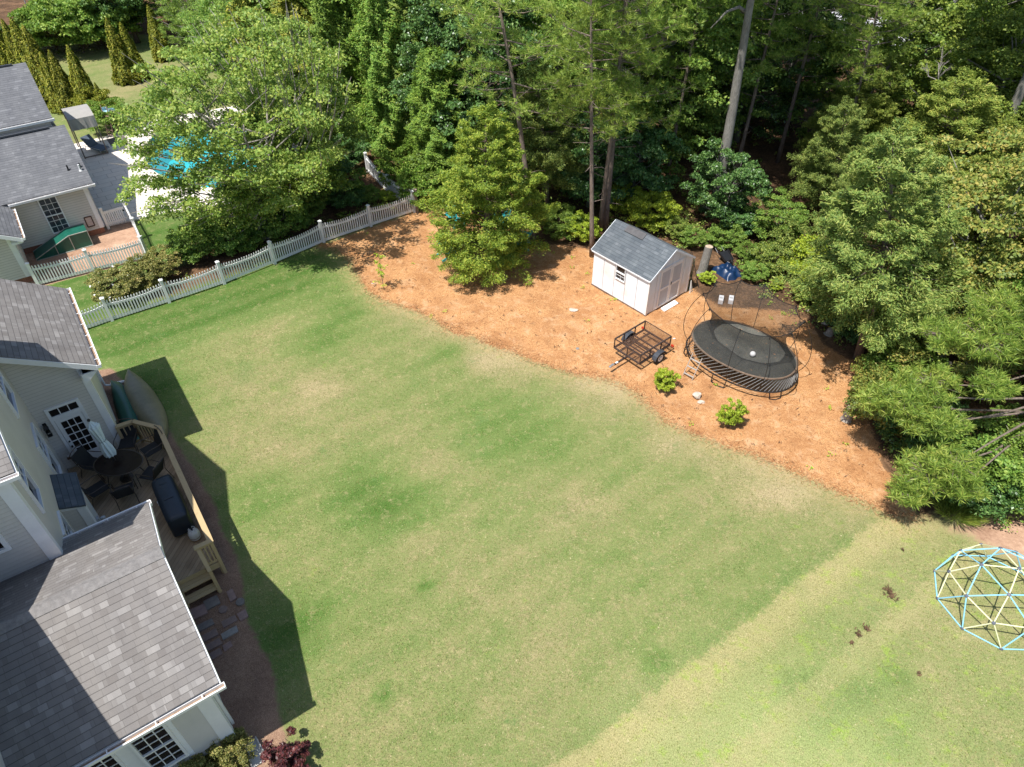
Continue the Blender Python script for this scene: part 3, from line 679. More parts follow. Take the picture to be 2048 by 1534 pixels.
# door
D0, D1 = -2.88, -1.94
m = MB(); y = NV-.03
m.box((D0, y-.03, .58), (D0+.09, y+.03, 3.0)); m.box((D1-.09, y-.03, .58), (D1, y+.03, 3.0)); m.box((D0+.09, y-.028, 2.92), (D1-.09, y+.028, 3.0)); m.box((D0+.09, y-.028, 2.52), (D1-.09, y+.028, 2.66)); m.box((D0-.02, y-.06, .55), (D1+.02, y+.028, .6))
for s in (D0+.09+.25, D0+.09+.51): m.box((s-.012, y-.012, 2.66), (s+.012, y+.02, 2.92))
df = B(m, 'door_frame', TRIM); m = MB(); m.quadm([(D0+.09, y+.012, 2.66), (D1-.09, y+.012, 2.66), (D1-.09, y+.012, 2.92), (D0+.09, y+.012, 2.92)]); B(m, 'pane', GLASS, df)
m = MB(); a, b = D0+.10, D1-.10; g0, g1, h0, h1 = a+.11, b-.10, .98, 2.38
m.box((a, y-.02, .61), (g0, y+.02, 2.51)); m.box((g1, y-.02, .61), (b, y+.02, 2.51)); m.box((g0, y-.02, .61), (g1, y+.02, h0)); m.box((g0, y-.02, h1), (g1, y+.02, 2.51))
for i in (1, 2): s = g0+(g1-g0)*i/3; m.box((s-.011, y-.015, h0), (s+.011, y+.012, h1))
for i in range(1, 5): z = h0+(h1-h0)*i/5; m.box((g0, y-.014, z-.011), (g1, y+.0115, z+.011))
m.box((g0+.02, y-.026, .68), (g1-.02, y-.021, .9))
dr = B(m, 'door', TRIM); m = MB(); m.quadm([(g0, y+.009, h0), (g1, y+.009, h0), (g1, y+.009, h1), (g0, y+.009, h1)]); B(m, 'pane', GLASS, dr)
m = MB(); m.lathe([(.012, 0), (.014, .03), (.034, .045), (.03, .08), (0.005, .09)], (a+.055, y-.02, 1.42), 12, (0, -1, 0)); B(m, 'handle', BLACK, dr); m = MB(); m.lathe([(.03, 0), (.03, .02), (.012, .03)], (a+.055, y-.02, 1.6), 12, (0, -1, 0)); B(m, 'lock', BLACK, dr)
# wall lantern
m = MB(); lx, ly = -3.06, NV-.08
m.box((lx-.05, NV-.03, 2.2), (lx+.05, NV-.004, 2.55)); m.bar((lx, NV-.03, 2.5), (lx, ly-.05, 2.53), .02)
for sx in (-.055, .055):
    for sy in (-.055, .055): m.bar((lx+sx, ly-.05+sy, 2.14), (lx+sx*.9, ly-.05+sy*.9, 2.42), .012)
m.box((lx-.065, ly-.115, 2.12), (lx+.065, ly+.015, 2.145)); m.box((lx-.055, ly-.105, 2.27), (lx+.055, ly+.005, 2.28)); m.lathe([(.1, 2.42), (.075, 2.46), (.03, 2.52), (.012, 2.57)], (lx, ly-.05, 0), 4); B(m, 'wall_lantern', BLACK)
m = MB(); m.box((-3.03, NV-.035, .92), (-2.93, NV-.01, 1.02)); B(m, 'dryer_vent', plain('brown vent', (.16, .09, .06), .8))
m = MB(); m.box((-3.0, NV-.03, 1.0), (-2.92, NV-.012, 1.1)) ; B(m, 'outlet_box', TRIM)
# bump-out with its own little roof
m = MB(); siding(m, [(-3.2, .6), (-2.72, .6), (-2.72, 2.5), (-3.2, 2.75)], (0, 16.25, 0), X_, -Y_); siding(m, [(16.25, .6), (17.4, .6), (17.4, 2.5), (16.25, 2.5)], (-2.72, 0, 0), Y_, X_, lip=.012)
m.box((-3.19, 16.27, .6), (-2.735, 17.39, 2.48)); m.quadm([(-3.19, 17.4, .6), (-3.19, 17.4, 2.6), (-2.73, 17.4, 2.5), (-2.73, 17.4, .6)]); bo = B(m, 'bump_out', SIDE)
m = MB(); m.box((-2.87, 16.21, .6), (-2.685, 16.247, 2.5)); m.box((-2.719, 16.25, .6), (-2.68, 16.5, 2.5)); m.slab([(-3.2, 16.22, 2.62), (-2.66, 16.22, 2.44), (-2.66, 16.22, 2.56), (-3.2, 16.22, 2.80)][::1], .03); B(m, 'trim', TRIM, bo)
m = MB(); m.slab([(-2.62, 16.15, 2.58), (-2.62, 17.55, 2.58), (-3.19, 17.55, 2.84), (-3.19, 16.15, 2.84)], .05, Y_); B(m, 'roof', SHINP, bo)
m = MB(); m.box((-2.68, 16.55, 1.35), (-2.62, 16.68, 1.55)); m.lathe([(.02, 0), (.05, .05), (.055, .12)], (-2.6, 16.56, 1.42), 10, (.8, -.3, -.5)); m.lathe([(.02, 0), (.05, .05), (.055, .12)], (-2.6, 16.68, 1.42), 10, (.8, .3, -.5)); m.box((-2.68, 16.45, .85), (-2.55, 16.7, 1.2))
B(m, 'floodlight', plain('grey lamp housing', (.35, .36, .37), .4), bo)

# ------------------------------------------------------------------ neighbour house (same frame)
nb = thing('house', 'neighbour house with pale grey shingle roofs beside the stone pool patio', 'house', tuple(W(-4, 38)), AZ); NO = (-4., 38., 0.)
def NB(m, name, mat, par=None, **k):
    if name == 'corner_trim' and len(m.f) % 6 == 0:
        for q in split_boxes(m): q.build(name, mat, nb, org=NO)
        return None
    return m.build(name, mat, par or nb, org=NO, **k)
m = MB(); siding(m, [(-2.45, .3), (1.13, .3), (1.13, 2.5), (-2.45, 2.5)], (0, 36.7, 0), X_, -Y_, [(-1.0, -.22, .62, 2.38)]); siding(m, [(36.7, .3), (48, .3), (48, 2.5), (39.9, 4.0), (36.7, 2.5)], (1.13, 0, 0), Y_, X_)
siding(m, [(34.0, .3), (36.75, .3), (36.75, 2.4), (34.0, 2.4)], (-2.45, 0, 0), Y_, X_); siding(m, [(-8, .3), (-2.45, .3), (-2.45, 2.35), (-8, 5.2)], (0, 33.95, 0), X_, -Y_)
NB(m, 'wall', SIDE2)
m = MB(); m.box((-12, 36.72, 0), (1.11, 47.9, .3)); m.box((-12, 33.97, 0), (-2.47, 36.7, .3)); NB(m, 'foundation', BRICK)
m = MB(); m.box((-12, 36.73, .3), (1.1, 47.8, 2.45)); m.box((-12, 33.98, .3), (-2.48, 36.73, 2.3)); NB(m, 'inner_wall', SIDE2)
m = MB(); m.box((.95, 36.66, .3), (1.17, 36.698, 2.5)); m.box((1.132, 36.66, .3), (1.17, 36.9, 2.5)); m.box((-2.66, 33.91, .3), (-2.41, 33.948, 2.35)); m.box((-2.448, 33.91, .3), (-2.41, 34.15, 2.35))
NB(m, 'corner_trim', TRIM)
f = window(nb, 'window', Vector((0, 36.68, 0))-Vector(NO), X_, -Y_, -1.0, -.22, .62, 2.38, nx=3, ny=(3, 3), glass=GLASSB, fw=.05)
m = MB(); 
for a, b in (((.48, .5), (.48, 1.)), ((.78, .5), (.78, 1.)), ((.48, .5), (.78, .5)), ((.48, 1.), (.78, 1.))): m.bar((a[0], 36.66, a[1]), (b[0], 36.66, b[1]), .05, .03, up=(0, -1, 0))
ap = NB(m, 'pet_door', plain('dark brown frame', (.08, .04, .03), .6)); m = MB(); m.quadm([(.48, 36.672, .5), (.78, 36.672, .5), (.78, 36.672, 1.), (.48, 36.672, 1.)]); NB(m, 'flap', plain('pinkish flap', (.5, .4, .36), .5), ap)
m = MB(); e0, r0 = 2.62, 4.25
m.slab([(-3.4, 36.4, e0), (1.45, 36.4, e0), (1.45, 39.9, r0), (-3.4, 39.9, r0)], .09, X_); m.slab([(1.45, 36.4+7, e0), (-12, 36.4+7, e0), (-12, 39.9, r0), (1.45, 39.9, r0)], .09, -X_)
m.slab([(-12, 36.4, e0), (-3.4, 36.4, e0), (-3.4, 39.9, r0), (-12, 39.9, r0)], .088, X_)
NB(m, 'roof', SHIN2)
m = MB(); m.slab([(1.1, 40.3, 4.55), (1.1, 43.8, 6.2), (-12, 43.8, 6.2), (-12, 40.3, 4.55)][::-1][::-1], .09, X_); m.slab([(1.1, 47.3, 4.55), (-12, 47.3, 4.55), (-12, 43.8, 6.2), (1.1, 43.8, 6.2)], .09, -X_)
NB(m, 'roof', SHIN2)
m = MB(); siding(m, [(40.5, 3.0), (47.2, 3.0), (47.2, 4.45), (43.8, 6.05), (40.5, 4.45)], (.9, 0, 0), Y_, X_); siding(m, [(-12, 3.4), (.9, 3.4), (.9, 4.45), (-12, 4.45)], (0, 40.5, 0), X_, -Y_); NB(m, 'wall', SIDE2)
gutter(nb, Vector((-2.1, 36.4, e0-.08))-Vector(NO), Vector((1.5, 36.4, e0-.08))-Vector(NO), -Y_, hangers=6); gutter(nb, Vector((-12, 40.3, 4.47))-Vector(NO), Vector((1.15, 40.3, 4.47))-Vector(NO), -Y_, hangers=8)
m = MB(); m.box((-12, 39.80, r0+.01), (.75, 39.88, r0+.07)); m.box((-12, 43.7, 6.19), (.5, 43.78, 6.25)); NB(m, 'ridge_vent', plain('dark ridge vent', (.05, .055, .065), .8))
m = MB(); m.slab([(-2.05, 33.2, 2.42), (-2.05, 37.6, 2.42), (-7, 37.6, 5.2), (-7, 33.2, 5.2)], .09, Y_); NB(m, 'roof', SHIN2)
m = MB(); m.slab([(-2.05, 33.2, 2.38), (-7, 33.2, 5.16), (-7, 33.2, 4.97), (-2.05, 33.2, 2.2)][::-1], .03); m.slab([(-2.05, 33.22, 2.22), (-7, 33.22, 4.98), (-7, 33.97, 4.98), (-2.05, 33.97, 2.22)], .02); m.box((-2.5, 33.3, 2.12), (-2.1, 33.93, 2.2))
m.quadm([(-12, 36.42, e0-.12), (-12, 36.7, e0-.12), (1.4, 36.7, e0-.12), (1.4, 36.42, e0-.12)]); m.slab([(1.45, 36.4, e0-.03), (1.45, 39.9, r0-.03), (1.45, 39.9, r0-.2), (1.45, 36.4, e0-.2)][::-1], .03)
m.slab([(1.1, 40.3, 4.52), (1.1, 43.8, 6.17), (1.1, 43.8, 6.0), (1.1, 40.3, 4.35)][::-1], .03); NB(m, 'fascia', TRIM)
gutter(nb, Vector((-2.05, 33.15, 2.34))-Vector(NO), Vector((-2.05, 36.25, 2.34))-Vector(NO), X_, hangers=4)
for (px, py, s) in ((161, 340, 1), (170, 355, .7), (146, 360, .8)):
    P = G(px, py, 3.0); u, v = UV(P); zz = e0+(v-36.4)*(r0-e0)/3.5
    u, v = UV(G(px, py, zz)); zz = e0+(v-36.4)*(r0-e0)/3.5
    m = MB(); m.lathe([(.09*s, -.03), (.05*s, .04), (.045*s, .04), (.045*s, .28*s)], (u, v, zz), 12); NB(m, 'vent_pipe', plain('pale vent pipe', (.6, .6, .6), .5) if px == 161 else BLACK)
# ------------------------------------------------------------------ deck
FZ = .58; RZT = 1.52
dk = thing('deck', 'raised timber deck with diagonal boards, railing and two steps behind the house', 'deck', tuple(W(-1.5, 17)), AZ); DO = (-1.5, 17., 0.)
def DB(m, name, mat, par=None, **k): return m.build(name, mat, par or dk, org=DO, **k)
out_ = [(-.3, 14.05), (-.3, 19.30), (-.92, 20.12), (-1.4, 20.18), (-3.18, 20.18), (-3.18, 14.62), (-1.48, 14.62), (-1.48, 14.05)]
m = MB(); m.quadm([(*p, FZ) for p in out_], X_); DB(m, 'deck_boards', DECKW)
m = MB()
for i in range(4):
    a, b = [(-1.48, 14.05), (-.3, 14.05), (-.3, 19.30), (-.92, 20.12), (-1.4, 20.18)][i:i+2]; m.bar((*a, FZ-.12), (*b, FZ-.12), .04, .22)
for p in ((-.34, 14.1), (-.34, 16), (-.34, 17.8), (-.34, 19.3), (-1.4, 14.1)): m.box((p[0]-.05, p[1]-.05, 0), (p[0]+.05, p[1]+.05, FZ-.23))
DB(m, 'rim_joist', RAILW)
rail = [(-.3, 14.05), (-.3, 19.30), (-.92, 20.10), (-1.4, 20.14)]
for i in range(3):
    a, b = Vector((*rail[i], 0)), Vector((*rail[i+1], 0)); m = MB()
    m.bar(a+Zv*RZT, b+Zv*RZT, .15, .035); m.bar(a+Zv*(RZT-.08), b+Zv*(RZT-.08), .035, .085); m.bar(a+Zv*(FZ+.1), b+Zv*(FZ+.1), .035, .085)
    L = (b-a).length; n = max(2, int(L/.125))
    for k in range(1, n): p = a+(b-a)*k/n; m.bar(p+Zv*(FZ+.05), p+Zv*(RZT-.05), .036)
    np_ = 4 if i == 0 else 1
    for k in range(np_+1): p = a+(b-a)*k/np_; m.bar(p, p+Zv*(RZT-.02), .088)
    DB(m, 'railing', RAILW)
m = MB(); m.bar((-.23, 14.03, RZT+.003), (-.74, 14.03, RZT+.003), .14, .035); m.bar((-.3, 14.04, RZT-.09), (-.7, 14.04, RZT-.09), .035, .085); m.bar((-.3, 14.04, FZ+.1), (-.7, 14.04, FZ+.1), .035, .085)
for k in range(3): m.bar((-.4-.1*k, 14.04, FZ+.06), (-.4-.1*k, 14.04, RZT-.06), .036)
m.bar((-.66, 14.04, 0.02), (-.66, 14.04, RZT-.02), .085); m.bar((-.62, 13.5, 0), (-.62, 13.5, 1.08), .085); m.bar((-.66, 14.0, RZT-.04), (-.62, 13.42, 1.10), .10, .04)
m.bar((-.66, 14.0, .78), (-.62, 13.5, .40), .035, .08)
DB(m, 'railing', RAILW)
m = MB()
for k, (v, z) in enumerate(((13.90, .39), (13.62, .2))):
    for q in (0, 1): m.bar((-1.46, v-.07+.135*q, z), (-.6, v-.07+.135*q, z), .125, .035)
for u in (-1.45, -.64): m.slab([(u, 14.05, .5), (u, 13.5, .15), (u, 13.5, 0), (u, 14.05, 0)], .04)
DB(m, 'steps', RAILW)
# small things fixed on the deck post
# ------------------------------------------------------------------ terrace furniture
SLING = plain('black woven sling', (.02, .02, .02), .8, .3, 40)
def chair_proto():
    t = thing('patio_chair', '', 'chair')
    m = MB(); m.slab([(-.25, -.24, .42), (.25, -.24, .42), (.25, .24, .43), (-.25, .24, .43)], .02); m.build('seat', SLING, t)
    m = MB(); m.slab([(-.25, .24, .43), (.25, .24, .43), (.26, .42, .92), (-.26, .42, .92)], .02); m.build('backrest', SLING, t)
    for s in (-1, 1):
        m = MB(); m.tube([(s*.27, -.33, 0), (s*.28, -.30, .3), (s*.30, -.26, .62), (s*.31, -.1, .66), (s*.30, .18, .64), (s*.28, .33, .66)], .014, 6); m.build('armrest', BRONZE, t)
        m = MB(); m.tube([(s*.28, .46, 0), (s*.27, .30, .42), (s*.265, .45, .97)], .013, 6); m.build('leg', BRONZE, t)
    m = MB(); m.tube([(-.265, .45, .97), (-.12, .47, 1.0), (.12, .47, 1.0), (.265, .45, .97)], .014, 6); m.tube([(-.28, -.26, .41), (.28, -.26, .41)], .012, 6); m.build('back_rail', BRONZE, t)
    return t
tc_ = W(-1.72, 18.75, FZ)
tb = thing('patio_table', 'oval glass patio table with bronze rim under the closed parasol', 'table', tuple(tc_), radians(-6))
m = MB(); el = [(cos(a)*.74, sin(a)*.53, .71) for a in np.linspace(0, 2*pi, 48, endpoint=False)]; m.tube(el, .018, 6, closed=True)
for k in range(4):
    a = pi/4+k*pi/2
    m.tube([(cos(a)*.62, sin(a)*.45, .7), (cos(a)*.5, sin(a)*.34, .35), (cos(a)*.6, sin(a)*.44, 0)], .018, 6)
m.build('frame', BRONZE, tb)
gm = plain('smoked glass top', (.022, .014, .010), .25, .3, 3, spec=.25); m = MB(); m.slab([(p[0]*.98, p[1]*.98, .712) for p in el[::-1]][::-1], .01); m.build('glass_top', gm, tb)
ch = chair_proto(); first = True
CHR = [(-1.30, 19.85, 'black sling chair by the umbrella table nearest the kayaks and far rail'), (-.78, 19.1, 'black sling chair at the table end nearest the long deck rail'),
      (-2.35, 19.45, 'black sling chair in front of the glazed deck door'), (-2.50, 18.35, 'black sling chair at the table nearest the small dark bump-out roof'),
      (-1.85, 17.80, 'black sling chair on the near side of the table, left of its pair'), (-1.02, 18.05, 'black sling chair between the table and the covered grill')]
for i, (u, v, lab) in enumerate(CHR):
    c = ch if i == 0 else copy_thing(ch); p = W(u, v, FZ); dx, dy = tc_.x-p.x, tc_.y-p.y
    c.location = p; c.rotation_euler = (0, 0, atan2(dy, dx)+pi/2+random.uniform(-.2, .2)); tag(c, lab, 'chair', 'patio chairs round the oval table')
# closed parasol, leaning
top = Vector(G(179, 843, 2.78)); base = W(-1.72, 18.75, FZ)
pu = thing('patio_umbrella', 'closed white market parasol standing tilted through the glass table', 'parasol', tuple(base)); d = top-base; L = d.length; dn = d.normalized()
m = MB(); m.tube([(0, 0, 0), tuple(dn*L)], .02, 8); m.lathe([(.2, 0), (.2, .04), (.06, .08), (.04, .2)], (0, 0, 0), 16); m.build('pole', BRONZE, pu)
m = MB(); xx = dn.orthogonal().normalized(); yy = dn.cross(xx); NS = 48; rows = []
prof = [(.42, .125), (.46, .15), (.55, .145), (.62, .115), (.68, .085), (.74, .105), (.86, .13), (.93, .15), (.935, .10), (.97, .07), (1.0, .02)]
for (h, r) in prof:
    rows.append(len(m.v))
    for k in range(NS):
        a = 2*pi*k/NS; rr = r*(1+.22*sin(8*a+h*4)+.08*sin(3*a+h*9)); m.v.append(tuple(dn*(L*h)+(xx*cos(a)+yy*sin(a))*rr))
for i in range(len(prof)-1):
    for k in range(NS): m.f.append((rows[i]+k, rows[i]+(k+1) % NS, rows[i+1]+(k+1) % NS, rows[i+1]+k)); m.uv.append(None)
m.build('canopy', plain('pale mint canvas', (.62, .70, .68), .85, .06, 5), pu, smooth=True)
m = MB(); m.lathe([(.02, 0), (.045, .03), (.04, .07), (.01, .1)], tuple(dn*L), 10, dn); m.build('finial', BLACK, pu)
m = MB(); m.tube([tuple(dn*(L*.67)+(xx*cos(a)+yy*sin(a))*.10) for a in np.linspace(0, 2*pi, 16, endpoint=False)], .008, 4, closed=True); m.build('strap', BRONZE, pu)
# covered grill
gr = thing('grill', 'long gas grill under a black fitted cover beside the deck rail', 'grill', tuple(W(-.82, 16.4, FZ)), AZ)
m = MB(); hw, hl_, hh = .31, .94, .80
ring = lambda kx, ky, z, wob=0: [(kx*sx*abs(cos(a))**.28*(1+wob*sin(7*a)), ky*sy*abs(sin(a))**.28*(1+wob*sin(5*a+1)), z) for a in np.linspace(0, 2*pi, 40, endpoint=False) for sx, sy in [(1 if cos(a) >= 0 else -1, 1 if sin(a) >= 0 else -1)]]
RR = [ring(hw*1.02, hl_*1.02, .10, .03), ring(hw*1.02, hl_*1.01, .4, .02), ring(hw, hl_, hh-.06, .008), ring(hw*.93, hl_*.97, hh), ring(hw*.55, hl_*.85, hh+.03), ring(hw*.02, hl_*.02, hh+.035)]
for r in RR: m.v += r
for i in range(len(RR)-1):
    for k in range(40): m.f.append((i*40+k, i*40+(k+1) % 40, (i+1)*40+(k+1) % 40, (i+1)*40+k)); m.uv.append(None)
m.build('cover', plain('black blue grill cover', (.014, .022, .032), .42, .15, 3, bump=.3), gr, smooth=True)
m = MB(); m.box((-.14, -.12, hh+.033), (.12, -.10, hh+.045)); m.box((-.12, .55, hh+.02), (.12, .57, hh+.036)); m.build('seam', BLACK, gr)
m = MB(); m.box((-.335, .05, hh-.22), (-.318, .12, hh-.1)); m.build('label_patch', WHITE, gr)
m = MB(); m.box((-.2, -.8, .02), (.2, .8, .12))
for sx in (-.2, .2):
    for sy in (-.8, .8): m.lathe([(.04, -.02), (.04, .02)], (sx, sy, .04), 10, (1, 0, 0))
m.build('cart', BLACK, gr)
pt = thing('propane_tank', 'white propane cylinder with rusty base standing at the end of the covered grill', 'gas tank', tuple(W(-.62, 15.18, FZ)), .4)
m = MB(); m.lathe([(.06, .03), (.13, .05), (.155, .1), (.155, .27), (.14, .33), (.09, .38), (.03, .40)], n=24); m.build('tank', plain('pale grey tank paint', (.62, .62, .62), .4, .08, 6), pt, smooth=True)
m = MB(); m.lathe([(.115, 0), (.12, .05)], n=20); m.lathe([(.156, .14), (.157, .16)], n=24); m.build('foot_ring', plain('rusty steel', (.28, .13, .06), .8, .3, 10), pt)
m = MB()
for a0 in (.2, 2.4, 4.4): m.tube([(cos(a0+t_)*.09, sin(a0+t_)*.09, .36+.10*(t_ > .2)*(t_ < 1.3)) for t_ in np.linspace(0, 1.5, 7)], .010, 5)
m.build('collar', plain('tank collar', (.6, .6, .6), .4), pt); m = MB(); m.lathe([(.02, .38), (.02, .44), (.035, .45), (.035, .47)], n=10); m.build('valve', BLACK, pt)
# ------------------------------------------------------------------ canoes beside the deck
def canoe(name, label, c, az, L, hw, hh, mat, roll, trimmat):
    t = thing(name, label, 'canoe', c, az); n = 28; k = 15; m = MB()
    R_ = Matrix.Rotation(roll, 4, 'Y')
    for i in range(n+1):
        s = -1+2*i/n; w = hw*max(.012, (1-abs(s)**2.3))**.8; h = hh*(1-.25*abs(s)**3); rk = .12*abs(s)**4
        for j in range(k):
            a = pi*j/(k-1); m.v.append(tuple(R_@Vector((cos(a)*w, s*L/2, sin(a)**.75*h-rk*.0+.03))))
    for i in range(n):
        for j in range(k-1): m.f.append((i*k+j, i*k+j+1, (i+1)*k+j+1, (i+1)*k+j)); m.uv.append(None)
    m.build('hull', mat, t, smooth=True)
    g = MB()
    for j in (0, k-1): g.tube([Vector(m.v[i*k+j]) for i in range(n+1)], .018, 5)
    g.build('gunwale', trimmat, t)
    return t
canoe('canoe', 'olive brown upturned canoe leaning in the shade by the deck rail', tuple(W(-.45, 22.45, .02)), AZ+radians(3), 4.3, .50, .46, plain('dull olive hull', (.20, .175, .105), .5, .16, 2.2, dirt=(.27, .23, .16)), radians(16), plain('olive gunwale', (.12, .12, .09), .5))
canoe('canoe', 'dark green canoe on edge between the house wall and the olive canoe', tuple(W(-1.0, 22.4, .05)), AZ+radians(-2), 4.1, .36, .34, plain('dark green hull', (.008, .085, .06), .4, .15, 3), radians(-48), plain('green gunwale', (.01, .06, .05), .5))
# stepping stones
ST = [(-1.30, 13.22, .42, .34, 'pinkish square paver left below the bottom deck step'), (-.92, 13.28, .36, .30, 'grey square paver right below the bottom deck step'), (-.40, 13.2, .18, .36, 'pink oblong paver nearest the stair post'),
      (-.28, 12.86, .2, .2, 'round reddish paver at the lawn edge of the path'), (-.74, 12.9, .40, .2, 'oblong paver between the square paver and the round one'), (-1.28, 12.72, .42, .2, 'second oblong paver down along the roof edge'),
      (-.72, 12.45, .38, .19, 'dark oblong paver in the middle of the path'), (-.36, 12.42, .22, .24, 'short pink paver beside the dark oblong one'), (-1.27, 12.35, .42, .2, 'third oblong paver down along the roof edge'),
      (-.82, 12.12, .42, .18, 'pale grey oblong paver, brightest of the path'), (-1.28, 12.03, .40, .2, 'fourth oblong paver down along the roof edge'), (-.98, 11.78, .22, .16, 'small pink brick paver near the path end'), (-1.30, 11.74, .26, .19, 'last paver of the path, half under the eave')]
for k, (u, v, a, b, lab) in enumerate(ST):
    m = MB(); col = [(.22, .155, .13), (.19, .165, .145), (.27, .18, .155), (.27, .25, .225)][3 if 'pale' in lab else (2 if 'pink' in lab else k % 2)]
    q = [(-a/2, -b/2), (a/2, -b/2), (a/2, b/2), (-a/2, b/2)]
    q = [(x+random.uniform(-.015, .015), y+random.uniform(-.015, .015), .055) for x, y in q]; 
    if 'round' in lab: q = [(cos(i*pi/4)*.12, sin(i*pi/4)*.12, .055) for i in range(8)]
    m.slab(q, .06); o = m.build('paving_stone', plain('paver %d' % (3 if 'pale' in lab else (2 if 'pink' in lab else k % 2)), col, .9, .2, 9, bump=.3), loc=W(u, v, 0), bevel=.008); o.rotation_euler = (0, 0, AZ+random.uniform(-.08, .08))
    tag(o, lab, 'paving stone', 'paving stones below the deck steps')
m = MB(); m.slab([(-.12, -.3, .09), (.12, -.3, .09), (.17, .3, .05), (-.17, .3, .05)], .02); m.bar((-.13, -.3, .11), (-.18, .3, .08), .025, .06); m.bar((.13, -.3, .11), (.18, .3, .08), .025, .06)
o = m.build('splash_block', plain('pale concrete', (.48, .47, .44), .9, .15, 7), loc=Vector(G(512, 1506)[:3])+Vector((0, 0, .0))); o.rotation_euler = (0, 0, radians(215)); tag(o, 'pale concrete splash block at the house corner beside the shrub', 'splash block')
for k, (px, py, s, lab) in enumerate([(497, 1490, .10, 'white stone against the house corner by the splash block'), (505, 1522, .08, 'small white stone below the splash block')]):
    import bmesh
# ------------------------------------------------------------------ rocks
def rock(name, label, cat, loc, s, mat, seed, flat=.6, group=None):
    import bmesh
    bm = bmesh.new(); bmesh.ops.create_icosphere(bm, subdivisions=3, radius=1); r = np.random.default_rng(seed); K = r.normal(size=(7, 3)); K /= np.linalg.norm(K, axis=1)[:, None]
    for v in bm.verts:
        p = np.array(v.co); d = 1.
        for k_ in K: q = p@k_; d -= max(0, q-.62)*.8
        d += .05*sin(p[0]*9+seed)*cos(p[1]*8); v.co = Vector(p*d)
        v.co.x *= s[0]; v.co.y *= s[1]; v.co.z = v.co.z*s[2]+s[2]*.45
    me = bpy.data.meshes.new(name); bm.to_mesh(me); bm.free(); me.materials.append(mat); o = bpy.data.objects.new(name, me); COL.objects.link(o); o.location = loc
    tag(o, label, cat, group); return o
RK = plain('pale quartz rock', (.50, .42, .34), .9, .25, 6, bump=.5); RW = plain('whitish stone', (.62, .58, .54), .9, .2, 8, bump=.5)
rock('rock', 'pale rough boulder in the straw between the two green bushes', 'rock', tuple(G(1394, 795)), (.22, .17, .15), RK, 3)
rock('rock', 'small tan rock just below the pale rough boulder', 'rock', tuple(G(1402, 806)), (.14, .1, .07), RK, 4)
rock('rock', 'flat cream rock at the woods edge right of the trampoline net', 'rock', tuple(G(1620, 624)), (.24, .15, .1), RK, 5)
rock('rock', 'pinkish rock beside the flat cream rock at the woods edge', 'rock', tuple(G(1650, 648)), (.16, .12, .1), RK, 8)
rock('rock', 'flat pale rock in the straw below the big cedar shadow', 'rock', tuple(G(1147, 620)), (.2, .15, .05), RK, 6)
rock('rock', 'tiny white stone in the straw between trailer and trampoline', 'rock', tuple(G(1348, 678)), (.07, .05, .03), RW, 7)
rock('rock', 'small grey rock left of the trailer at the lawn edge', 'rock', tuple(G(1155, 698)), (.07, .06, .05), plain('grey rock', (.2, .2, .19), .9), 9)
rock('rock', 'white stone against the house corner by the splash block', 'rock', tuple(G(493, 1492)), (.09, .07, .07), RW, 10)
rock('rock', 'small white stone under the shrub beside the splash block', 'rock', tuple(G(487, 1512)), (.07, .06, .05), RW, 12)
# ------------------------------------------------------------------ picket fences
def fence(name, label, posts, hp=1.12, h0=.98, dip=.10, sp=.112, gate=None, base=True):
    """posts: world ground points; scalloped pickets between them"""
    c = Vector((*posts[0][:2], 0)); t = thing(name, label, 'fence', tuple(c))
    for i, p in enumerate(posts):
        m = MB(); q = Vector((*p[:2], 0))-c; d = Vector((*(np.array(posts[min(i+1, len(posts)-1)])-np.array(posts[max(i-1, 0)]))[:2], 0)).normalized()
        m.bar(q-Zv*.05, q+Zv*hp, .125, .125, up=d); m.bar(q+Zv*hp, q+Zv*(hp+.03), .16, .16, up=d)
        s_ = d.cross(Zv); k = .07; A_ = [q+Zv*(hp+.03)+d*x*k+s_*y*k for x, y in ((-1, -1), (1, -1), (1, 1), (-1, 1))]; tp = q+Zv*(hp+.09)
        for j in range(4): m.face([A_[j], A_[(j+1) % 4], tp])
        m.build('post', WHITE, t)
    for i in range(len(posts)-1):
        if gate == i: continue
        a, b = Vector((*posts[i][:2], 0))-c, Vector((*posts[i+1][:2], 0))-c; d = (b-a).normalized(); L = (b-a).length; s_ = d.cross(Zv); m = MB()
        tops = []; n = int((L-.14)/sp)
        for k in range(n):
            u = (k+.5)/n; x = .07+(L-.14)*u; h = h0-dip*(1-(2*u-1)**2); p = a+d*x+s_*.028
            m.bar(p+Zv*.07, p+Zv*h, .024, .052, up=d); m.bar(p+Zv*h, p+Zv*(h+.035), .02, .034, up=d)
        rl = [(.14, 0), (.0, 1)]
        for u0, u1 in zip(np.linspace(0, 1, 9)[:-1], np.linspace(0, 1, 9)[1:]):
            hh_ = lambda u: h0-.17-dip*(1-(2*u-1)**2)
            m.bar(a+d*(L*u0)+Zv*hh_(u0), a+d*(L*u1)+Zv*hh_(u1), .045, .085)
        m.bar(a+Zv*.13, b+Zv*.13, .045, .12)
        m.build('picket_panel', WHITE, t)
    return t
FP = [G(x, y) for x, y in [(150, 668), (225, 642), (339, 605), (449, 568), (550, 527), (648, 485), (742, 453), (829, 424)]]
fence('picket_fence', 'long white scalloped picket fence dividing the lawn from the neighbour', FP)
FB = [FP[-1]+np.array([.16, .1, 0]), G(778, 385), G(742, 352)]
BP = [G(829, 422)+np.array([.02, .16, 0]), G(779, 390), G(736, 345)]
fence('picket_fence', 'short white picket fence running back into the woods from the long fence corner', BP)
NP = [W(-2.35, 33.42), W(-.1, 33.2), W(2.2, 32.98), W(2.32, 35.0), W(2.38, 37.15)]
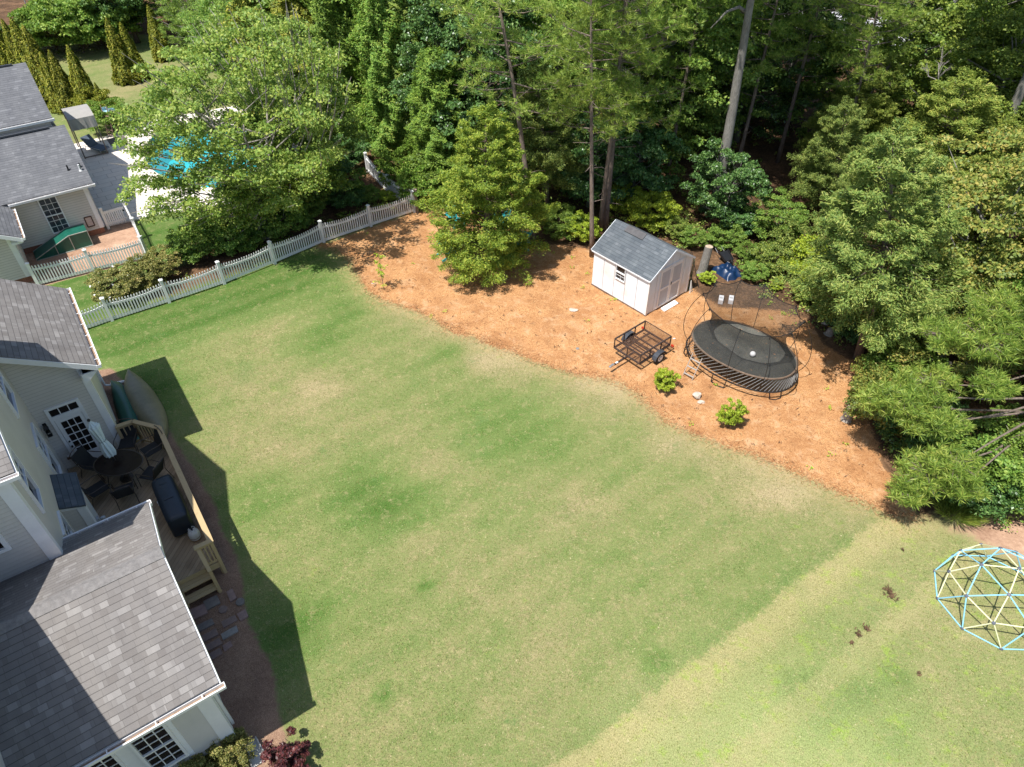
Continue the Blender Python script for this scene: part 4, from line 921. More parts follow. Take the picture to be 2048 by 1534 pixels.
fence('picket_fence', 'white picket pen round the bare patch beside the neighbour house', NP, dip=.06)
g = thing('garden_gate', 'white picket gate between the neighbour house corner and the pen fence', 'gate', tuple(W(1.3, 36.98)), AZ+.05)
m = MB()
for k in range(9): x = .12+k*.092; m.bar((x, 0, .12), (x, 0, .92), .05, .022, up=(0, 1, 0))
m.bar((.06, .03, .25), (.98, .03, .25), .03, .12); m.bar((.06, .03, .82), (.98, .03, .82), .03, .12); m.build('gate_panel', WHITE, g)
m = MB(); m.bar((0, 0, 0), (0, 0, 1.1), .12); m.bar((0, 0, 1.1), (0, 0, 1.14), .15); m.build('post', WHITE, g); 
m = MB(); m.bar((.9, -.03, .7), (.98, -.03, .7), .03, .05); m.build('latch', BLACK, g)
wp = plain('weathered grey post wood', (.22, .16, .12), .9, .25, 8)
for (px, py, h, lab) in ((835, 425, 1.25, 'low brown wooden post touching the picket fence corner'), (826, 398, 1.3, 'taller brown wooden post behind the fence corner among leaves')):
    m = MB(); m.bar((0, 0, -.05), (0, 0, h), .14); m.bar((0, 0, h), (0, 0, h+.02), .16); o = m.build('wooden_post', wp, loc=G(px, py)); tag(o, lab, 'post')
# ------------------------------------------------------------------ shed
sa = radians(40.2); SO = (5.53, 23.46, 0)
sh = thing('garden_shed', 'white panel garden shed with grey shingle roof and double doors on the straw', 'shed', SO, sa)
SW = plain('white shed siding', (.78, .81, .84), .7, .04, 2, dirt=(.70, .60, .50)); ST_ = plain('tan shed trim', (.82, .78, .74), .7, .08, 3)
WID, LEN, WH, RH = 2.6, 3.08, 1.82, 2.66
m = MB()
def groove_wall(m, o, d, nrm, w, tops, holes=(), step=.41):
    """upright panels with real grooves between; tops(s) gives the height"""
    o, d, nrm = Vector(o), Vector(d), Vector(nrm); n = max(1, round(w/step)); g_ = .012
    for i in range(n):
        s0, s1 = w*i/n+g_, w*(i+1)/n-g_
        segs = [(s0, s1, .07, None)]
        for (h0, h1, z0, z1) in holes:
            ns = []
            for (a, b, za, zb) in segs:
                if b <= h0 or a >= h1: ns.append((a, b, za, zb)); continue
                if a < h0: ns.append((a, h0, za, zb))
                if b > h1: ns.append((h1, b, za, zb))
                ns.append((max(a, h0), min(b, h1), za, z0)); ns.append((max(a, h0), min(b, h1), z1, zb))
            segs = ns
        for a, b, za, zb in segs:
            t0, t1 = (tops(a), tops(b)) if zb is None else (zb, zb)
            m.slab([o+d*a+Zv*za+nrm*.012, o+d*b+Zv*za+nrm*.012, o+d*b+Zv*t1+nrm*.012, o+d*a+Zv*t0+nrm*.012], .012)
gab = lambda s: WH-.03+(RH-WH)*(1-abs(s-WID/2)/(WID/2))
groove_wall(m, (0, LEN, 0), (0, -1, 0), (-1, 0, 0), LEN, lambda s: WH, [(LEN-1.77, LEN-1.25, 1.02, 1.70)], .6)
mid_ = WID/2
for (s0, s1) in ((0, mid_), (mid_, WID)):
    groove_wall(m, (s0, 0, 0), (1, 0, 0), (0, -1, 0), s1-s0, lambda s, s0=s0: gab(s+s0), (), .44)
groove_wall(m, (WID, 0, 0), (0, 1, 0), (1, 0, 0), LEN, lambda s: WH, (), .6)
for (s0, s1) in ((0, mid_), (mid_, WID)):
    groove_wall(m, (WID-s0, LEN, 0), (-1, 0, 0), (0, 1, 0), s1-s0, lambda s, s0=s0: gab(WID-s-s0), (), .44)
m.build('wall', SW, sh)
m = MB(); m.box((.005, .005, .04), (WID-.005, LEN-.005, WH-.02)); m.slab([(.02, .01, WH-.02), (WID-.02, .01, WH-.02), (mid_, .01, RH-.08)], .02); m.build('inner_wall', plain('shed groove tone', (.42, .39, .37), .8), sh); m = MB(); m.box((-.02, -.02, .0), (WID+.02, LEN+.02, .065)); m.build('floor_frame', plain('dark sill timber', (.16, .11, .08), .9, .3, 7), sh)
m = MB(); oh, e = .10, .09; zs_ = lambda x: WH+.03+(RH-WH)*(1-abs(x-mid_)/mid_)
m.slab([(-oh, LEN+e, zs_(-oh)), (-oh, -e, zs_(-oh)), (mid_, -e, zs_(mid_)), (mid_, LEN+e, zs_(mid_))], .05, Y_)
m.slab([(WID+oh, -e, zs_(-oh)), (WID+oh, LEN+e, zs_(-oh)), (mid_, LEN+e, zs_(mid_)), (mid_, -e, zs_(mid_))], .05, Y_)
rf = m.build('roof', SHIN3, sh)
m = MB(); xv0, xv1 = mid_-.28, mid_-.02; m.slab([(xv0, 2.45, zs_(xv0)+.04), (xv0, 1.45, zs_(xv0)+.04), (xv1, 1.45, zs_(xv1)+.04), (xv1, 2.45, zs_(xv1)+.04)], .03, Y_); m.build('roof_vent', plain('grey vent flap', (.075, .072, .075), .7, .2, 5), rf)
m = MB()
for y in (-e-.005, LEN+e+.005):
    for x0 in (-oh, WID+oh): m.bar((x0, y, zs_(-oh)-.05), (mid_, y, zs_(mid_)-.05), .025, .08)
m.box((-oh, -e+.02, zs_(-oh)-.09), (-oh+.02, LEN+e-.02, zs_(-oh)-.03)); m.build('fascia', SW, sh)
m = MB()
for (x, y) in ((0, 0), (WID, 0)): m.box((x-.035, y-.04, .07), (x+.035, y-.012, WH-.04))
m.box((-.04, -.04, .07), (-.012, .05, WH-.02)); m.box((.55, -.042, 1.90), (2.07, -.014, 1.97)); m.build('trim', ST_, sh)
for (a, b) in ((.62, 1.315), (1.325, 2.02)):
    m = MB(); y0 = -.05
    for q in ((a, .1, a+.08, 1.9), (b-.08, .1, b, 1.9), (a+.08, .1, b-.08, .19), (a+.08, 1.81, b-.08, 1.9), (a+.08, .93, b-.08, 1.02)): m.box((q[0], y0, q[1]), (q[2], -.022, q[3]))
    d_ = m.build('door', ST_, sh); m = MB(); m.box((a+.08, -.03, .19), (b-.08, -.014, 1.81)); m.build('door_panel', plain('greyed door panel', (.50, .51, .54), .75, .06, 4), d_)
    if a > 1: 
        m = MB(); m.box((a+.02, -.065, .98), (a+.06, -.05, 1.12)); m.build('handle', BLACK, d_)
window(sh, 'window', Vector((.002, 0, 0)), Y_, -X_, 1.25, 1.77, 1.02, 1.70, nx=2, ny=(2, 0), glass=glass_mat('shed window glass', (.03, .025, .025)), fw=.022, mun=.008)
m = MB(); m.slab([(-.44, -.11, .05), (.44, -.11, .05), (.44, .11, .09), (-.44, .11, .09)], .05); rp = m.build('ramp_board', plain('bright white plank', (.80, .80, .79), .6, .03, 3)); rp.location = Vector(SO)+Matrix.Rotation(sa, 4, 'Z')@Vector((1.26, -.24, 0)); rp.rotation_euler = (0, 0, sa); tag(rp, 'white plank lying as a step at the shed doors', 'plank')
# bundles behind the shed: rolled green fence wire, poles, white bracket
bw = thing('wire_roll', 'green wire fencing roll standing at the far corner of the shed', 'wire roll', tuple(Vector(SO)+Matrix.Rotation(sa, 4, 'Z')@Vector((2.82, .12, 0))), .2)
m = MB()
for k in range(8): m.tube([(cos(a)*.13, sin(a)*.13, .05+k*.2) for a in np.linspace(0, 2*pi, 16, endpoint=False)], .007, 4, closed=True)
for k in range(14): a = 2*pi*k/14; m.tube([(cos(a)*.13, sin(a)*.13, 0), (cos(a)*.13, sin(a)*.13, 1.5)], .007, 4)
m.build('mesh_wire', plain('green coated wire', (.03, .09, .06), .5), bw)
pl = thing('garden_poles', 'dark poles leaning together behind the shed corner', 'poles', tuple(Vector(SO)+Matrix.Rotation(sa, 4, 'Z')@Vector((3.02, .05, 0))), .3)
for k, (a, b) in enumerate((((.0, 0, 0), (-.25, .15, 1.75)), ((.12, .05, 0), (-.2, .3, 1.6)), ((.35, -.1, 0), (-.12, .25, 1.7)))):
    m = MB(); m.tube([a, b], .018, 5); m.build('pole', plain('dark rusty pole', (.06, .045, .035), .8), pl)
wb = thing('shelf_bracket', 'white folded metal stand leaning on the shed door wall corner', 'stand', tuple(Vector(SO)+Matrix.Rotation(sa, 4, 'Z')@Vector((2.72, -.16, 0))), sa)
m = MB(); m.tube([(-.05, 0, 0), (-.02, .05, .62), (.14, 0, 0)], .013, 5); m.tube([(.02, .0, .0), (0, .05, .6)], .012, 5); m.build('frame', WHITE, wb)
# ------------------------------------------------------------------ utility trailer
ta = atan2(21.65-20.63, 5.63-4.42)
TRM = plain('rusty black trailer steel', (.045, .03, .026), .6, .35, 8)
tl = thing('utility_trailer', 'small black mesh-floor utility trailer parked on the straw by the shed', 'trailer', (5.0, 21.0, 0), ta)
TL, TW, z0, z1 = 1.72, 1.30, .38, .80
m = MB()
for y in (-TW/2, TW/2): m.bar((-TL/2, y, z0), (TL/2, y, z0), .05, .06)
for x in (-TL/2, -.3, .28, TL/2): m.bar((x, -TW/2, z0), (x, TW/2, z0), .05, .05)
m.bar((-TL/2, -.35, z0-.01), (TL/2, -.35, z0-.01), .03, .03); m.bar((-TL/2, .35, z0-.01), (TL/2, .35, z0-.01), .03, .03); m.build('frame', TRM, tl)
m = MB(); n = 30
for k in range(n): x = -TL/2+TL*(k+.5)/n; m.bar((x, -TW/2, z0+.035), (x, TW/2, z0+.035), .008, .006)
n = 22
for k in range(n): y = -TW/2+TW*(k+.5)/n; m.bar((-TL/2, y, z0+.041), (TL/2, y, z0+.041), .008, .006)
m.build('mesh_floor', plain('rusty expanded metal', (.13, .07, .045), .8, .3, 12), tl)
m = MB()
for s in (-1, 1):
    y = s*TW/2; m.bar((-TL/2, y, z1), (TL/2, y, z1), .045, .045)
    for x in (-TL/2, -.32, .3, TL/2): m.bar((x, y, z0), (x, y, z1), .035, .035)
m.bar((-TL/2, -TW/2, z1-.0), (-TL/2, TW/2, z1-.0), .03, .03); m.bar((-TL/2, 0, z0), (-TL/2, 0, z1), .03, .03)
m.build('side_rail', TRM, tl)
m = MB(); m.bar((TL/2+.01, -TW/2, z1), (TL/2+.01, TW/2, z1), .025, .025); m.bar((TL/2+.01, -TW/2, z0+.03), (TL/2+.01, TW/2, z0+.03), .025, .025)
for k in range(27): y = -TW/2+TW*(k+.5)/27; m.bar((TL/2+.01, y, z0+.03), (TL/2+.01, y, z1), .005, .005)
for k in range(9): z = z0+.05+(z1-z0-.06)*k/9; m.bar((TL/2+.01, -TW/2, z), (TL/2+.01, TW/2, z), .005, .005)
m.build('tailgate', TRM, tl)
m = MB(); m.bar((-TL/2+.45, 0, z0-.05), (-TL/2-.72, 0, z0-.07), .06, .06); m.bar((-TL/2-.2, 0, z0-.06), (-TL/2-.2, 0, z0+.06), .04); m.build('tongue', TRM, tl)
m = MB(); m.bar((-TL/2-.70, 0, z0-.04), (-TL/2-.90, 0, z0-.06), .08, .07); m.lathe([(.02, 0), (.05, .02), (.045, .05), (.01, .06)], (-TL/2-.9, 0, z0-.08), 12); m.build('coupler', STEEL, tl)
m = MB(); m.box((-TL/2-.6, -.035, z0-.038), (-TL/2-.48, .035, z0-.033)); m.build('sticker', WHITE, tl)
for s in (-1, 1):
    y = s*(TW/2+.13); wc = (.12, y, .245)
    m = MB(); pr_ = [(.15, -.07), (.235, -.075), (.245, -.05), (.245, .05), (.235, .075), (.15, .07)]; m.lathe([(.13, -.06)]+pr_+[(.13, .06)], wc, 28, (0, 1, 0)); wh = m.build('wheel', plain('tyre rubber', (.018, .018, .018), .85, .2, 10), tl)
    m = MB(); m.lathe([(.148, -.066), (.148, .066), (.13, .068), (.06, .055), (.055, .08), (.02, .085)] if s > 0 else [(.02, -.085), (.055, -.08), (.06, -.055), (.13, -.068), (.148, -.066), (.148, .066)], wc, 24, (0, 1, 0)); m.build('rim', WHITE, wh)
    m = MB(); A_ = np.linspace(0, pi, 11)
    P_ = [(wc[0]-cos(a)*.32, wc[2]+.02+sin(a)*.27) for a in A_]
    for i in range(10):
        a, b = P_[i], P_[i+1]; m.slab([(a[0], y-.1, a[1]), (b[0], y-.1, b[1]), (b[0], y+.1, b[1]), (a[0], y+.1, a[1])][::-1], .012)
    m.build('fender', plain('dark fender', (.05, .055, .065), .35, .15, 5), tl)
    m = MB(); m.bar((TL/2+.02, s*(TW/2+.1), z0), (TL/2+.06, s*(TW/2+.1), z0), .12, .09); m.build('tail_light', plain('red lens', (.45, .04, .02), .3), tl)
m = MB(); m.bar((.12, -TW/2-.1, .25), (.12, TW/2+.1, .25), .05, .05); m.build('axle', TRM, tl)
# ------------------------------------------------------------------ trampoline
tcx, tcy, taz = 8.60, 20.23, radians(-44.5)
tp_ = thing('trampoline', 'oval black springless trampoline with sagging mesh enclosure net on the straw', 'trampoline', (tcx, tcy, 0), taz)
a_, b_ = 2.0, 1.33
def oval(a, b, z, n=64, e=.9, ph=0): return [(a*abs(cos(t))**e*(1 if cos(t) > 0 else -1), b*abs(sin(t))**e*(1 if sin(t) > 0 else -1), z) for t in np.linspace(ph, 2*pi+ph, n, endpoint=False)]
t = NT('dusty black jumping mat'); tcn = t.a('ShaderNodeTexCoord').outputs['Object']; n1 = t.noise(tcn, 1.4, 5, .7); n2 = t.noise(tcn, 26, 4, .8)
c = t.ramp(t.math('ADD', t.math('MULTIPLY', n1, .45), t.math('MULTIPLY', n2, .55)), [(.38, (.035, .037, .035)), (.52, (.075, .075, .065)), (.64, (.15, .14, .11))])
lf = t.noise(tcn, 7.5, 2, .5); c = t.mix(t.ramp(lf, [(.69, (0, 0, 0)), (.72, (.8, .8, .8))]), c, (.34, .17, .08)); t.k(c, t.b.inputs['Base Color']); t.b.inputs['Roughness'].default_value = .8; MATM = t.m
m = MB(); R0 = oval(a_, b_, .86); cz = .83
ringz = [oval(a_*k, b_*k, .86-.04*(1-k*k)) for k in (1, .8, .6, .4, .2)]
for r in ringz: m.v += r
for i in range(4):
    for k in range(64): m.f.append((i*64+k, i*64+(k+1) % 64, (i+1)*64+(k+1) % 64, (i+1)*64+k)); m.uv.append(None)
m.f.append(tuple(range(4*64, 5*64))); m.uv.append(None); m.build('jumping_mat', MATM, tp_, smooth=True)
m = MB(); m.tube(oval(a_, b_, .865), .035, 6, closed=True); m.build('mat_edge', plain('brown edge band', (.14, .095, .065), .7, .3, 6), tp_)
m = MB(); m.tube(oval(a_+.14, b_+.14, .36), .03, 6, closed=True); m.build('frame_ring', BLACK, tp_)
m = MB(); e0, e1 = oval(a_+.13, b_+.13, .38, 72), oval(a_+.01, b_+.01, .84, 72)
for k in range(72): m.tube([e0[k], e1[(k+3) % 72]], .008, 4)
m.build('rods', plain('pale fibreglass rods', (.30, .30, .29), .4), tp_)
legs = np.linspace(0, 2*pi, 5, endpoint=False)+.3
for k in range(6):
    t0 = 2*pi*(k+.5)/6; q = lambda dt, r, z: ((a_+r)*cos(t0+dt), (b_+r)*sin(t0+dt), z)
    m = MB(); m.tube([q(-.13, .14, .36), q(-.12, .2, .05), q(0, .24, .02), q(.12, .2, .05), q(.13, .14, .36)], .022, 6); m.build('leg', BLACK, tp_)
# enclosure
NR = 10; tops = []; topl = []
Rz = Matrix.Rotation(-taz, 4, 'Z')
for q in [(7.02, 21.24), (7.68, 22.03), (8.6, 22.08), (9.42, 21.8), (10.15, 20.39), (10.17, 19.51), (9.53, 18.86), (8.73, 18.66), (7.82, 19.05), (7.05, 20.32)]:
    p = Rz@Vector((q[0]-tcx, q[1]-tcy, 0)); topl.append(Vector((p.x, p.y, 2.62)))
for p in topl:
    t0 = atan2(p.y/b_, p.x/a_); bx, by = (a_+.14)*cos(t0), (b_+.14)*sin(t0); out2 = Vector((bx, by, 0)).normalized()
    pts = []
    for s in np.linspace(0, 1, 12):
        b0 = Vector((bx, by, .36)); p1 = b0+out2*.62+Zv*.7; p2 = Vector((p.x, p.y, 2.62))+out2*.34-Zv*.45; p3 = p
        pts.append(b0*(1-s)**3+p1*3*s*(1-s)**2+p2*3*s*s*(1-s)+p3*s**3)
    m = MB(); m.tube(pts, .012, 5); m.bar(p-Zv*.12, p+Zv*.03, .03); m.build('net_rod', BLACK, tp_)
m = MB(); n = 80; NZ = 10
ct = []; 
for i in range(n):
    s = i/n*NR; k = int(s); f = s-k; A1, A2 = topl[k % NR], topl[(k+1) % NR]; sag = .28*4*f*(1-f)*min(1, (A1-A2).length/1.2)
    P1 = A1*(1-f)+A2*f; P1 = Vector((P1.x*(1-sag*.12), P1.y*(1-sag*.18), P1.z-sag*.5)); ct.append(P1)
m.tube([tuple(p) for p in ct], .014, 5, closed=True); m.build('net_rim', BLACK, tp_)
t = NT('black safety netting'); t.b.inputs['Base Color'].default_value = (.03, .028, .024, 1); t.b.inputs['Roughness'].default_value = .9
tr = t.a('ShaderNodeBsdfTransparent'); mx = t.a('ShaderNodeMixShader'); t.k(t.b.outputs[0], mx.inputs[2]); t.k(tr.outputs[0], mx.inputs[1])
ly = t.a('ShaderNodeLayerWeight'); ly.inputs[0].default_value = .25; t.k(t.math('ADD', .40, t.math('MULTIPLY', ly.outputs['Facing'], .4)), mx.inputs[0]); t.k(mx.outputs[0], t.out.inputs[0]); NETM = t.m
m = MB()
for j in range(NZ+1):
    w = j/NZ
    for i in range(n):
        P1 = ct[i]; t0 = atan2(P1.y/b_, P1.x/a_); P0 = Vector((a_*.99*cos(t0), b_*.99*sin(t0), .87)); q = P0*(1-w)+P1*w; pin = 1-.26*sin(pi*w)**1.2
        m.v.append((q.x*pin, q.y*pin, q.z))
for j in range(NZ):
    for i in range(n): m.f.append((j*n+i, j*n+(i+1) % n, (j+1)*n+(i+1) % n, (j+1)*n+i)); m.uv.append(None)
m.build('net', NETM, tp_, smooth=True)
# ladder on the lawn side
m = MB(); ld = Vector((-1.02, -1.50, 0)); 
for s in (-.2, .2): m.tube([(ld.x+s, ld.y+.02, .80), (ld.x+s, ld.y-.42, 0)], .016, 5)
for k in range(3): z = .1+.26*k; y = ld.y+.02-.44*(1-z/.8); m.bar((ld.x-.2, y, z), (ld.x+.2, y, z), .06, .02)
m.build('ladder', plain('dull ladder metal', (.36, .32, .28), .4), tp_)
rk = MB(); bl_ = G(1506, 706, .98)
import bmesh
bm = bmesh.new(); bmesh.ops.create_uvsphere(bm, u_segments=24, v_segments=16, radius=.105); me = bpy.data.meshes.new('ball'); bm.to_mesh(me); bm.free(); me.polygons.foreach_set('use_smooth', [True]*len(me.polygons)); me.materials.append(plain('white ball vinyl', (.78, .76, .76), .4, .08, 12))
o = bpy.data.objects.new('ball', me); COL.objects.link(o); o.location = (bl_[0], bl_[1], .835+.10); tag(o, 'white ball lying on the trampoline mat', 'ball')
# concrete blocks
for px, py, lab in ((1441, 603, 'left one of two white concrete blocks behind the trampoline net'), (1461, 603, 'right one of two white concrete blocks behind the trampoline net')):
    m = MB()
    W_, L_, H_ = .19, .40, .19
    for x in (-W_/2, W_/2-.03): m.box((x, -L_/2, 0), (x+.03, L_/2, H_))
    for y in (-L_/2, -.02, L_/2-.035): m.box((-W_/2+.03, y, 0), (W_/2-.03, y+.035, H_))
    m.box((-W_/2+.03, -L_/2+.035, H_-.03), (W_/2-.03, L_/2-.035, H_))
    o = m.build('concrete_block', plain('pale concrete block', (.66, .66, .68), .9, .1, 10), loc=G(px, py)); o.rotation_euler = (0, 0, radians(-18)); tag(o, lab, 'concrete block', 'concrete blocks in the litter')
# blue tarp heap with wheels showing
tpx = G(1455, 545); import bmesh
bm = bmesh.new(); bmesh.ops.create_grid(bm, x_segments=26, y_segments=22, size=.5)
for v in bm.verts:
    x, y = v.co.x*2, v.co.y*2; r = max(abs(x), abs(y)); h = .30*(1-r**3)+.07*sin(x*7+y*3)*(1-r)+.06*sin(y*9-x*4)*(1-r*r)+.03*sin(x*17+y*13)*(1-r); v.co = Vector((x*.5, y*.6+.05*sin(x*6), max(.01, h)))
me = bpy.data.meshes.new('tarp'); bm.to_mesh(me); bm.free(); me.polygons.foreach_set('use_smooth', [True]*len(me.polygons)); me.materials.append(plain('blue tarpaulin', (.004, .022, .07), .4, .3, 5))
o = bpy.data.objects.new('tarp', me); COL.objects.link(o); o.location = tpx; o.rotation_euler = (0, 0, .5); tag(o, 'crumpled blue tarpaulin over a heap in the shade beside the stump', 'tarpaulin')
wbx = thing('wheelbarrow', 'black wheelbarrow upended behind the blue tarpaulin', 'wheelbarrow', tuple(G(1450, 522)), .4)
m = MB(); m.slab([(-.3, -.4, .25), (.3, -.4, .25), (.36, .4, .5), (-.36, .4, .5)], .03); m.bar((-.3, -.4, .25), (-.36, .4, .55), .03, .16); m.bar((.3, -.4, .25), (.36, .4, .55), .03, .16); m.build('tray', plain('black tray', (.012, .013, .016), .4), wbx)
m = MB(); m.lathe([(.12, -.04), (.19, -.04), (.2, 0), (.19, .04), (.12, .04)], (0, -.55, .2), 20, (1, 0, 0)); m.build('wheel', BLACK, wbx)
m = MB()
for s in (-.25, .25): m.tube([(s*.3, -.55, .2), (s, -.2, .24), (s, .5, .35), (s, .9, .55)], .018, 5); m.tube([(s, .2, .25), (s*1.1, .3, 0)], .016, 5)
m.build('handle', plain('worn steel tube', (.25, .25, .26), .5), wbx)
wbx.scale = (.7, .7, .7)
# stumps
def stump(label, loc, r, h, lean, mat, rz=0):
    t = thing('tree_stump', label, 'tree stump', loc, rz); m = MB(); pts = [(lean[0]*s*h, lean[1]*s*h, s*h-.03) for s in (0, .15, .5, 1)]; m.tube(pts, [r*1.45, r*1.08, r, r*.93], 14, caps=False); m.build('bark', mat, t)
    m = MB(); m.lathe([(r*.93, -.03), (r*.9, -.005), (r*.4, .008)], (lean[0]*h, lean[1]*h, h-.03), 14); m.build('cut_face', plain('cut wood', (.42, .33, .24), .9, .2, 12), t); return t
BK1 = barkmat('grey brown pine bark', (.09, .065, .05), (.30, .235, .19)); BK2 = barkmat('smooth grey hardwood bark', (.11, .10, .088), (.34, .32, .285), 8); BK3 = barkmat('dark cedar bark', (.06, .042, .032), (.19, .135, .1)); BK4 = barkmat('lichen bark', (.16, .13, .1), (.42, .38, .33), 7)
stump('grey leaning stump standing right of the shed in half shade', tuple(G(1403, 548)), .19, 1.35, (.10, .1), BK2)
stump('short lichen covered stump at the right edge of the straw', tuple(G(1692, 838)), .14, .62, (.06, .06), BK4)
stump('low broken stump at the woods edge right of the trampoline', tuple(G(1658, 668)), .15, .25, (.2, .1), BK4)
# ------------------------------------------------------------------ dome climber
dm = thing('dome_climber', 'geodesic climbing dome of pale blue and yellow bars on the lawn', 'climbing dome', (13.0635, 10.26, 0), radians(-128.428)); R_D = 1.5
phi = (1+sqrt(5))/2
nodes = [Vector((0, 0, 1))]; kind = ['i']
def nd(z, az): r = sqrt(max(0, 1-z*z)); a = radians(az); return Vector((r*cos(a), r*sin(a), z))
for k in range(5): nodes.append(nd(.4472, 72*k)); kind.append('i')
for k in range(5): nodes.append(nd(.8507, 72*k)); kind.append('m')
for k in range(5): nodes.append(nd(.5257, 36+72*k)); kind.append('m')
for k in range(10): nodes.append(nd(0, 18+36*k)); kind.append('g')
YEL = plain('pale yellow bar', (.68, .67, .42), .4, .05, 4); BLU = plain('sky blue bar', (.25, .56, .74), .4, .05, 4)
for i in range(len(nodes)):
    for j in range(i):
        dd_ = (nodes[i]-nodes[j]).length
        if dd_ < .66:
            m = MB(); A1, A2 = nodes[i]*R_D, nodes[j]*R_D; m.tube([tuple(A1+Zv*.02), tuple(A2+Zv*.02)], .017, 6)
            yel = 'i' in (kind[i], kind[j]); m.build('yellow_bar' if yel else 'blue_bar', YEL if yel else BLU, dm)
for p, k in zip(nodes, kind):
    m = MB(); P_ = p*R_D+Zv*.02; m.lathe([(.045, -.02), (.05, 0), (.045, .022), (.02, .03)], tuple(P_), 12, p if p.length else Zv); m.build('joint', plain('grey joint', (.10, .11, .14), .5), dm)
# ------------------------------------------------------------------ adirondack chairs round the fire pit (under and behind the cedar)
TEAL = plain('teal plastic lumber', (.02, .40, .44), .45, .1, 5)
def adirondack():
    t = thing('adirondack_chair', '', 'chair'); m = MB()
    for k in range(5): y = -.3+k*.12; z = .36-.10*k/4; m.bar((-.27, y, z), (.27, y, z), .10, .02)
    m.build('seat', TEAL, t); m = MB()
    for k in range(5): x = -.22+k*.11; h = .98-.10*abs(k-2); m.bar((x*.8, .20, .26), (x*1.25, .50, h), .09, .02, up=(0, 1, 0))
    m.bar((-.28, .35, .55), (.28, .35, .55), .03, .08); m.build('backrest', TEAL, t)
    for s in (-1, 1):
        m = MB(); m.bar((s*.34, -.36, .58), (s*.34, .38, .56), .14, .022); m.build('armrest', TEAL, t)
        m = MB(); m.bar((s*.30, -.34, 0), (s*.30, -.34, .57), .03, .09); m.bar((s*.30, -.38, .34), (s*.30, .55, .04), .03, .12); m.build('leg', TEAL, t)
    return t
pc = G(968, 482); ad = adirondack()
AC = [(1003, 452, 'teal adirondack chair farthest back, seen through the cedar top'), (1042, 492, 'teal adirondack chair right of the cedar near the shed trees'), (900, 512, 'teal adirondack chair on the left, hidden in cedar branches'), (1003, 522, 'teal adirondack chair nearest the lawn inside the cedar'), (912, 450, 'teal adirondack chair at the back left behind the cedar')]
for i, (px, py, lab) in enumerate(AC):
    c = ad if i == 0 else copy_thing(ad); p = G(px, py); c.location = p; c.rotation_euler = (0, 0, atan2(pc[1]-p[1], pc[0]-p[0])+pi/2+random.uniform(-.2, .2)); tag(c, lab, 'chair', 'adirondack chairs round the fire pit')
# ------------------------------------------------------------------ pool side things
cv = thing('grill_gazebo', 'tan fabric gazebo on slim posts beside the patio', 'gazebo', tuple(W(2.6, 47.4)), AZ)
TAN = plain('taupe canopy fabric', (.30, .285, .265), .85, .06, 3); PST = plain('brown post paint', (.16, .12, .10), .6, .1, 5)
hx, hy = .62, 1.02
for x in (-hx, hx):
    for y in (-hy, hy): m = MB(); m.bar((x, y, 0), (x, y, 2.3), .06); m.build('post', PST, cv)
m = MB(); n = 8
arc = [(-hy-.06+(2*hy+.12)*k/n, 2.32+.16*sin(pi*k/n)) for k in range(n+1)]
for k in range(n):
    a, b = arc[k], arc[k+1]; m.face([(-hx-.06, a[0], a[1]), (hx+.06, a[0], a[1]), (hx+.06, b[0], b[1]), (-hx-.06, b[0], b[1])])
for s in (-1, 1):
    for k in range(12):
        x0, x1 = -hx-.06+(2*hx+.12)*k/12, -hx-.06+(2*hx+.12)*(k+1)/12; w0, w1 = .03*sin(k*1.7), .03*sin((k+1)*1.7); y = s*(hy+.06)
        q = [(x0, y, 2.32), (x1, y, 2.32), (x1, y+w1+s*.05, 1.72), (x0, y+w0+s*.05, 1.72)]; m.face(q if s < 0 else q[::-1])
m.build('canopy', TAN, cv)
m = MB(); 
for y in (-hy, hy): m.bar((-hx, y, 2.28), (hx, y, 2.28), .05)
for x in (-hx, hx): m.bar((x, -hy, 2.28), (x, hy, 2.28), .05)
m.bar((-hx, -hy, .12), (hx, -hy, .12), .05, .05); m.build('crossbar', PST, cv)
lg = thing('lounge_chair', 'grey cushioned lounge chair in the shade of the gazebo', 'lounge chair', tuple(W(2.85, 47.1)), AZ+.5)
m = MB(); m.slab([(-.3, -.7, .34), (.3, -.7, .34), (.3, .25, .34), (-.3, .25, .34)], .08); m.build('seat', plain('slate cushion', (.10, .13, .18), .9), lg); m = MB(); m.slab([(-.3, .25, .36), (.3, .25, .36), (.3, .75, .85), (-.3, .75, .85)], .08); m.build('backrest', plain('slate cushion', (.10, .13, .18), .9), lg)
for s in (-1, 1):
    m = MB(); m.tube([(s*.32, -.65, 0), (s*.32, -.62, .35), (s*.32, .6, .35), (s*.32, .68, 0)], .016, 5); m.build('leg', STEEL, lg)
mat_ = MB(); mat_.slab([(-.5, -.62, .075), (.5, -.62, .075), (.5, .62, .075), (-.5, .62, .075)], .012); o = mat_.build('outdoor_mat', plain('dark brown outdoor mat', (.13, .11, .10), .95, .25, 7), loc=W(4.1, 48.0, 0)); o.rotation_euler = (0, 0, AZ); tag(o, 'dark brown mat on the patio right of the gazebo', 'mat')
sl_ = thing('pool_slide', 'pale blue pool slide glimpsed through leaves above the patio', 'slide', tuple(G(252, 262)), AZ+.6)
LB = plain('pale blue fibreglass', (.38, .62, .72), .4, .05, 3)
m = MB(); pts = [(-.9, 1.55), (-.6, 1.5), (-.2, 1.1), (.3, .6), (.8, .35), (1.1, .32)]
for i in range(5):
    a, b = pts[i], pts[i+1]; m.slab([(a[0], -.25, a[1]), (b[0], -.25, b[1]), (b[0], .25, b[1]), (a[0], .25, a[1])], .04)
    for s in (-.27, .27): m.bar((a[0], s, a[1]+.08), (b[0], s, b[1]+.08), .03, .2)
m.build('chute', LB, sl_); m = MB()
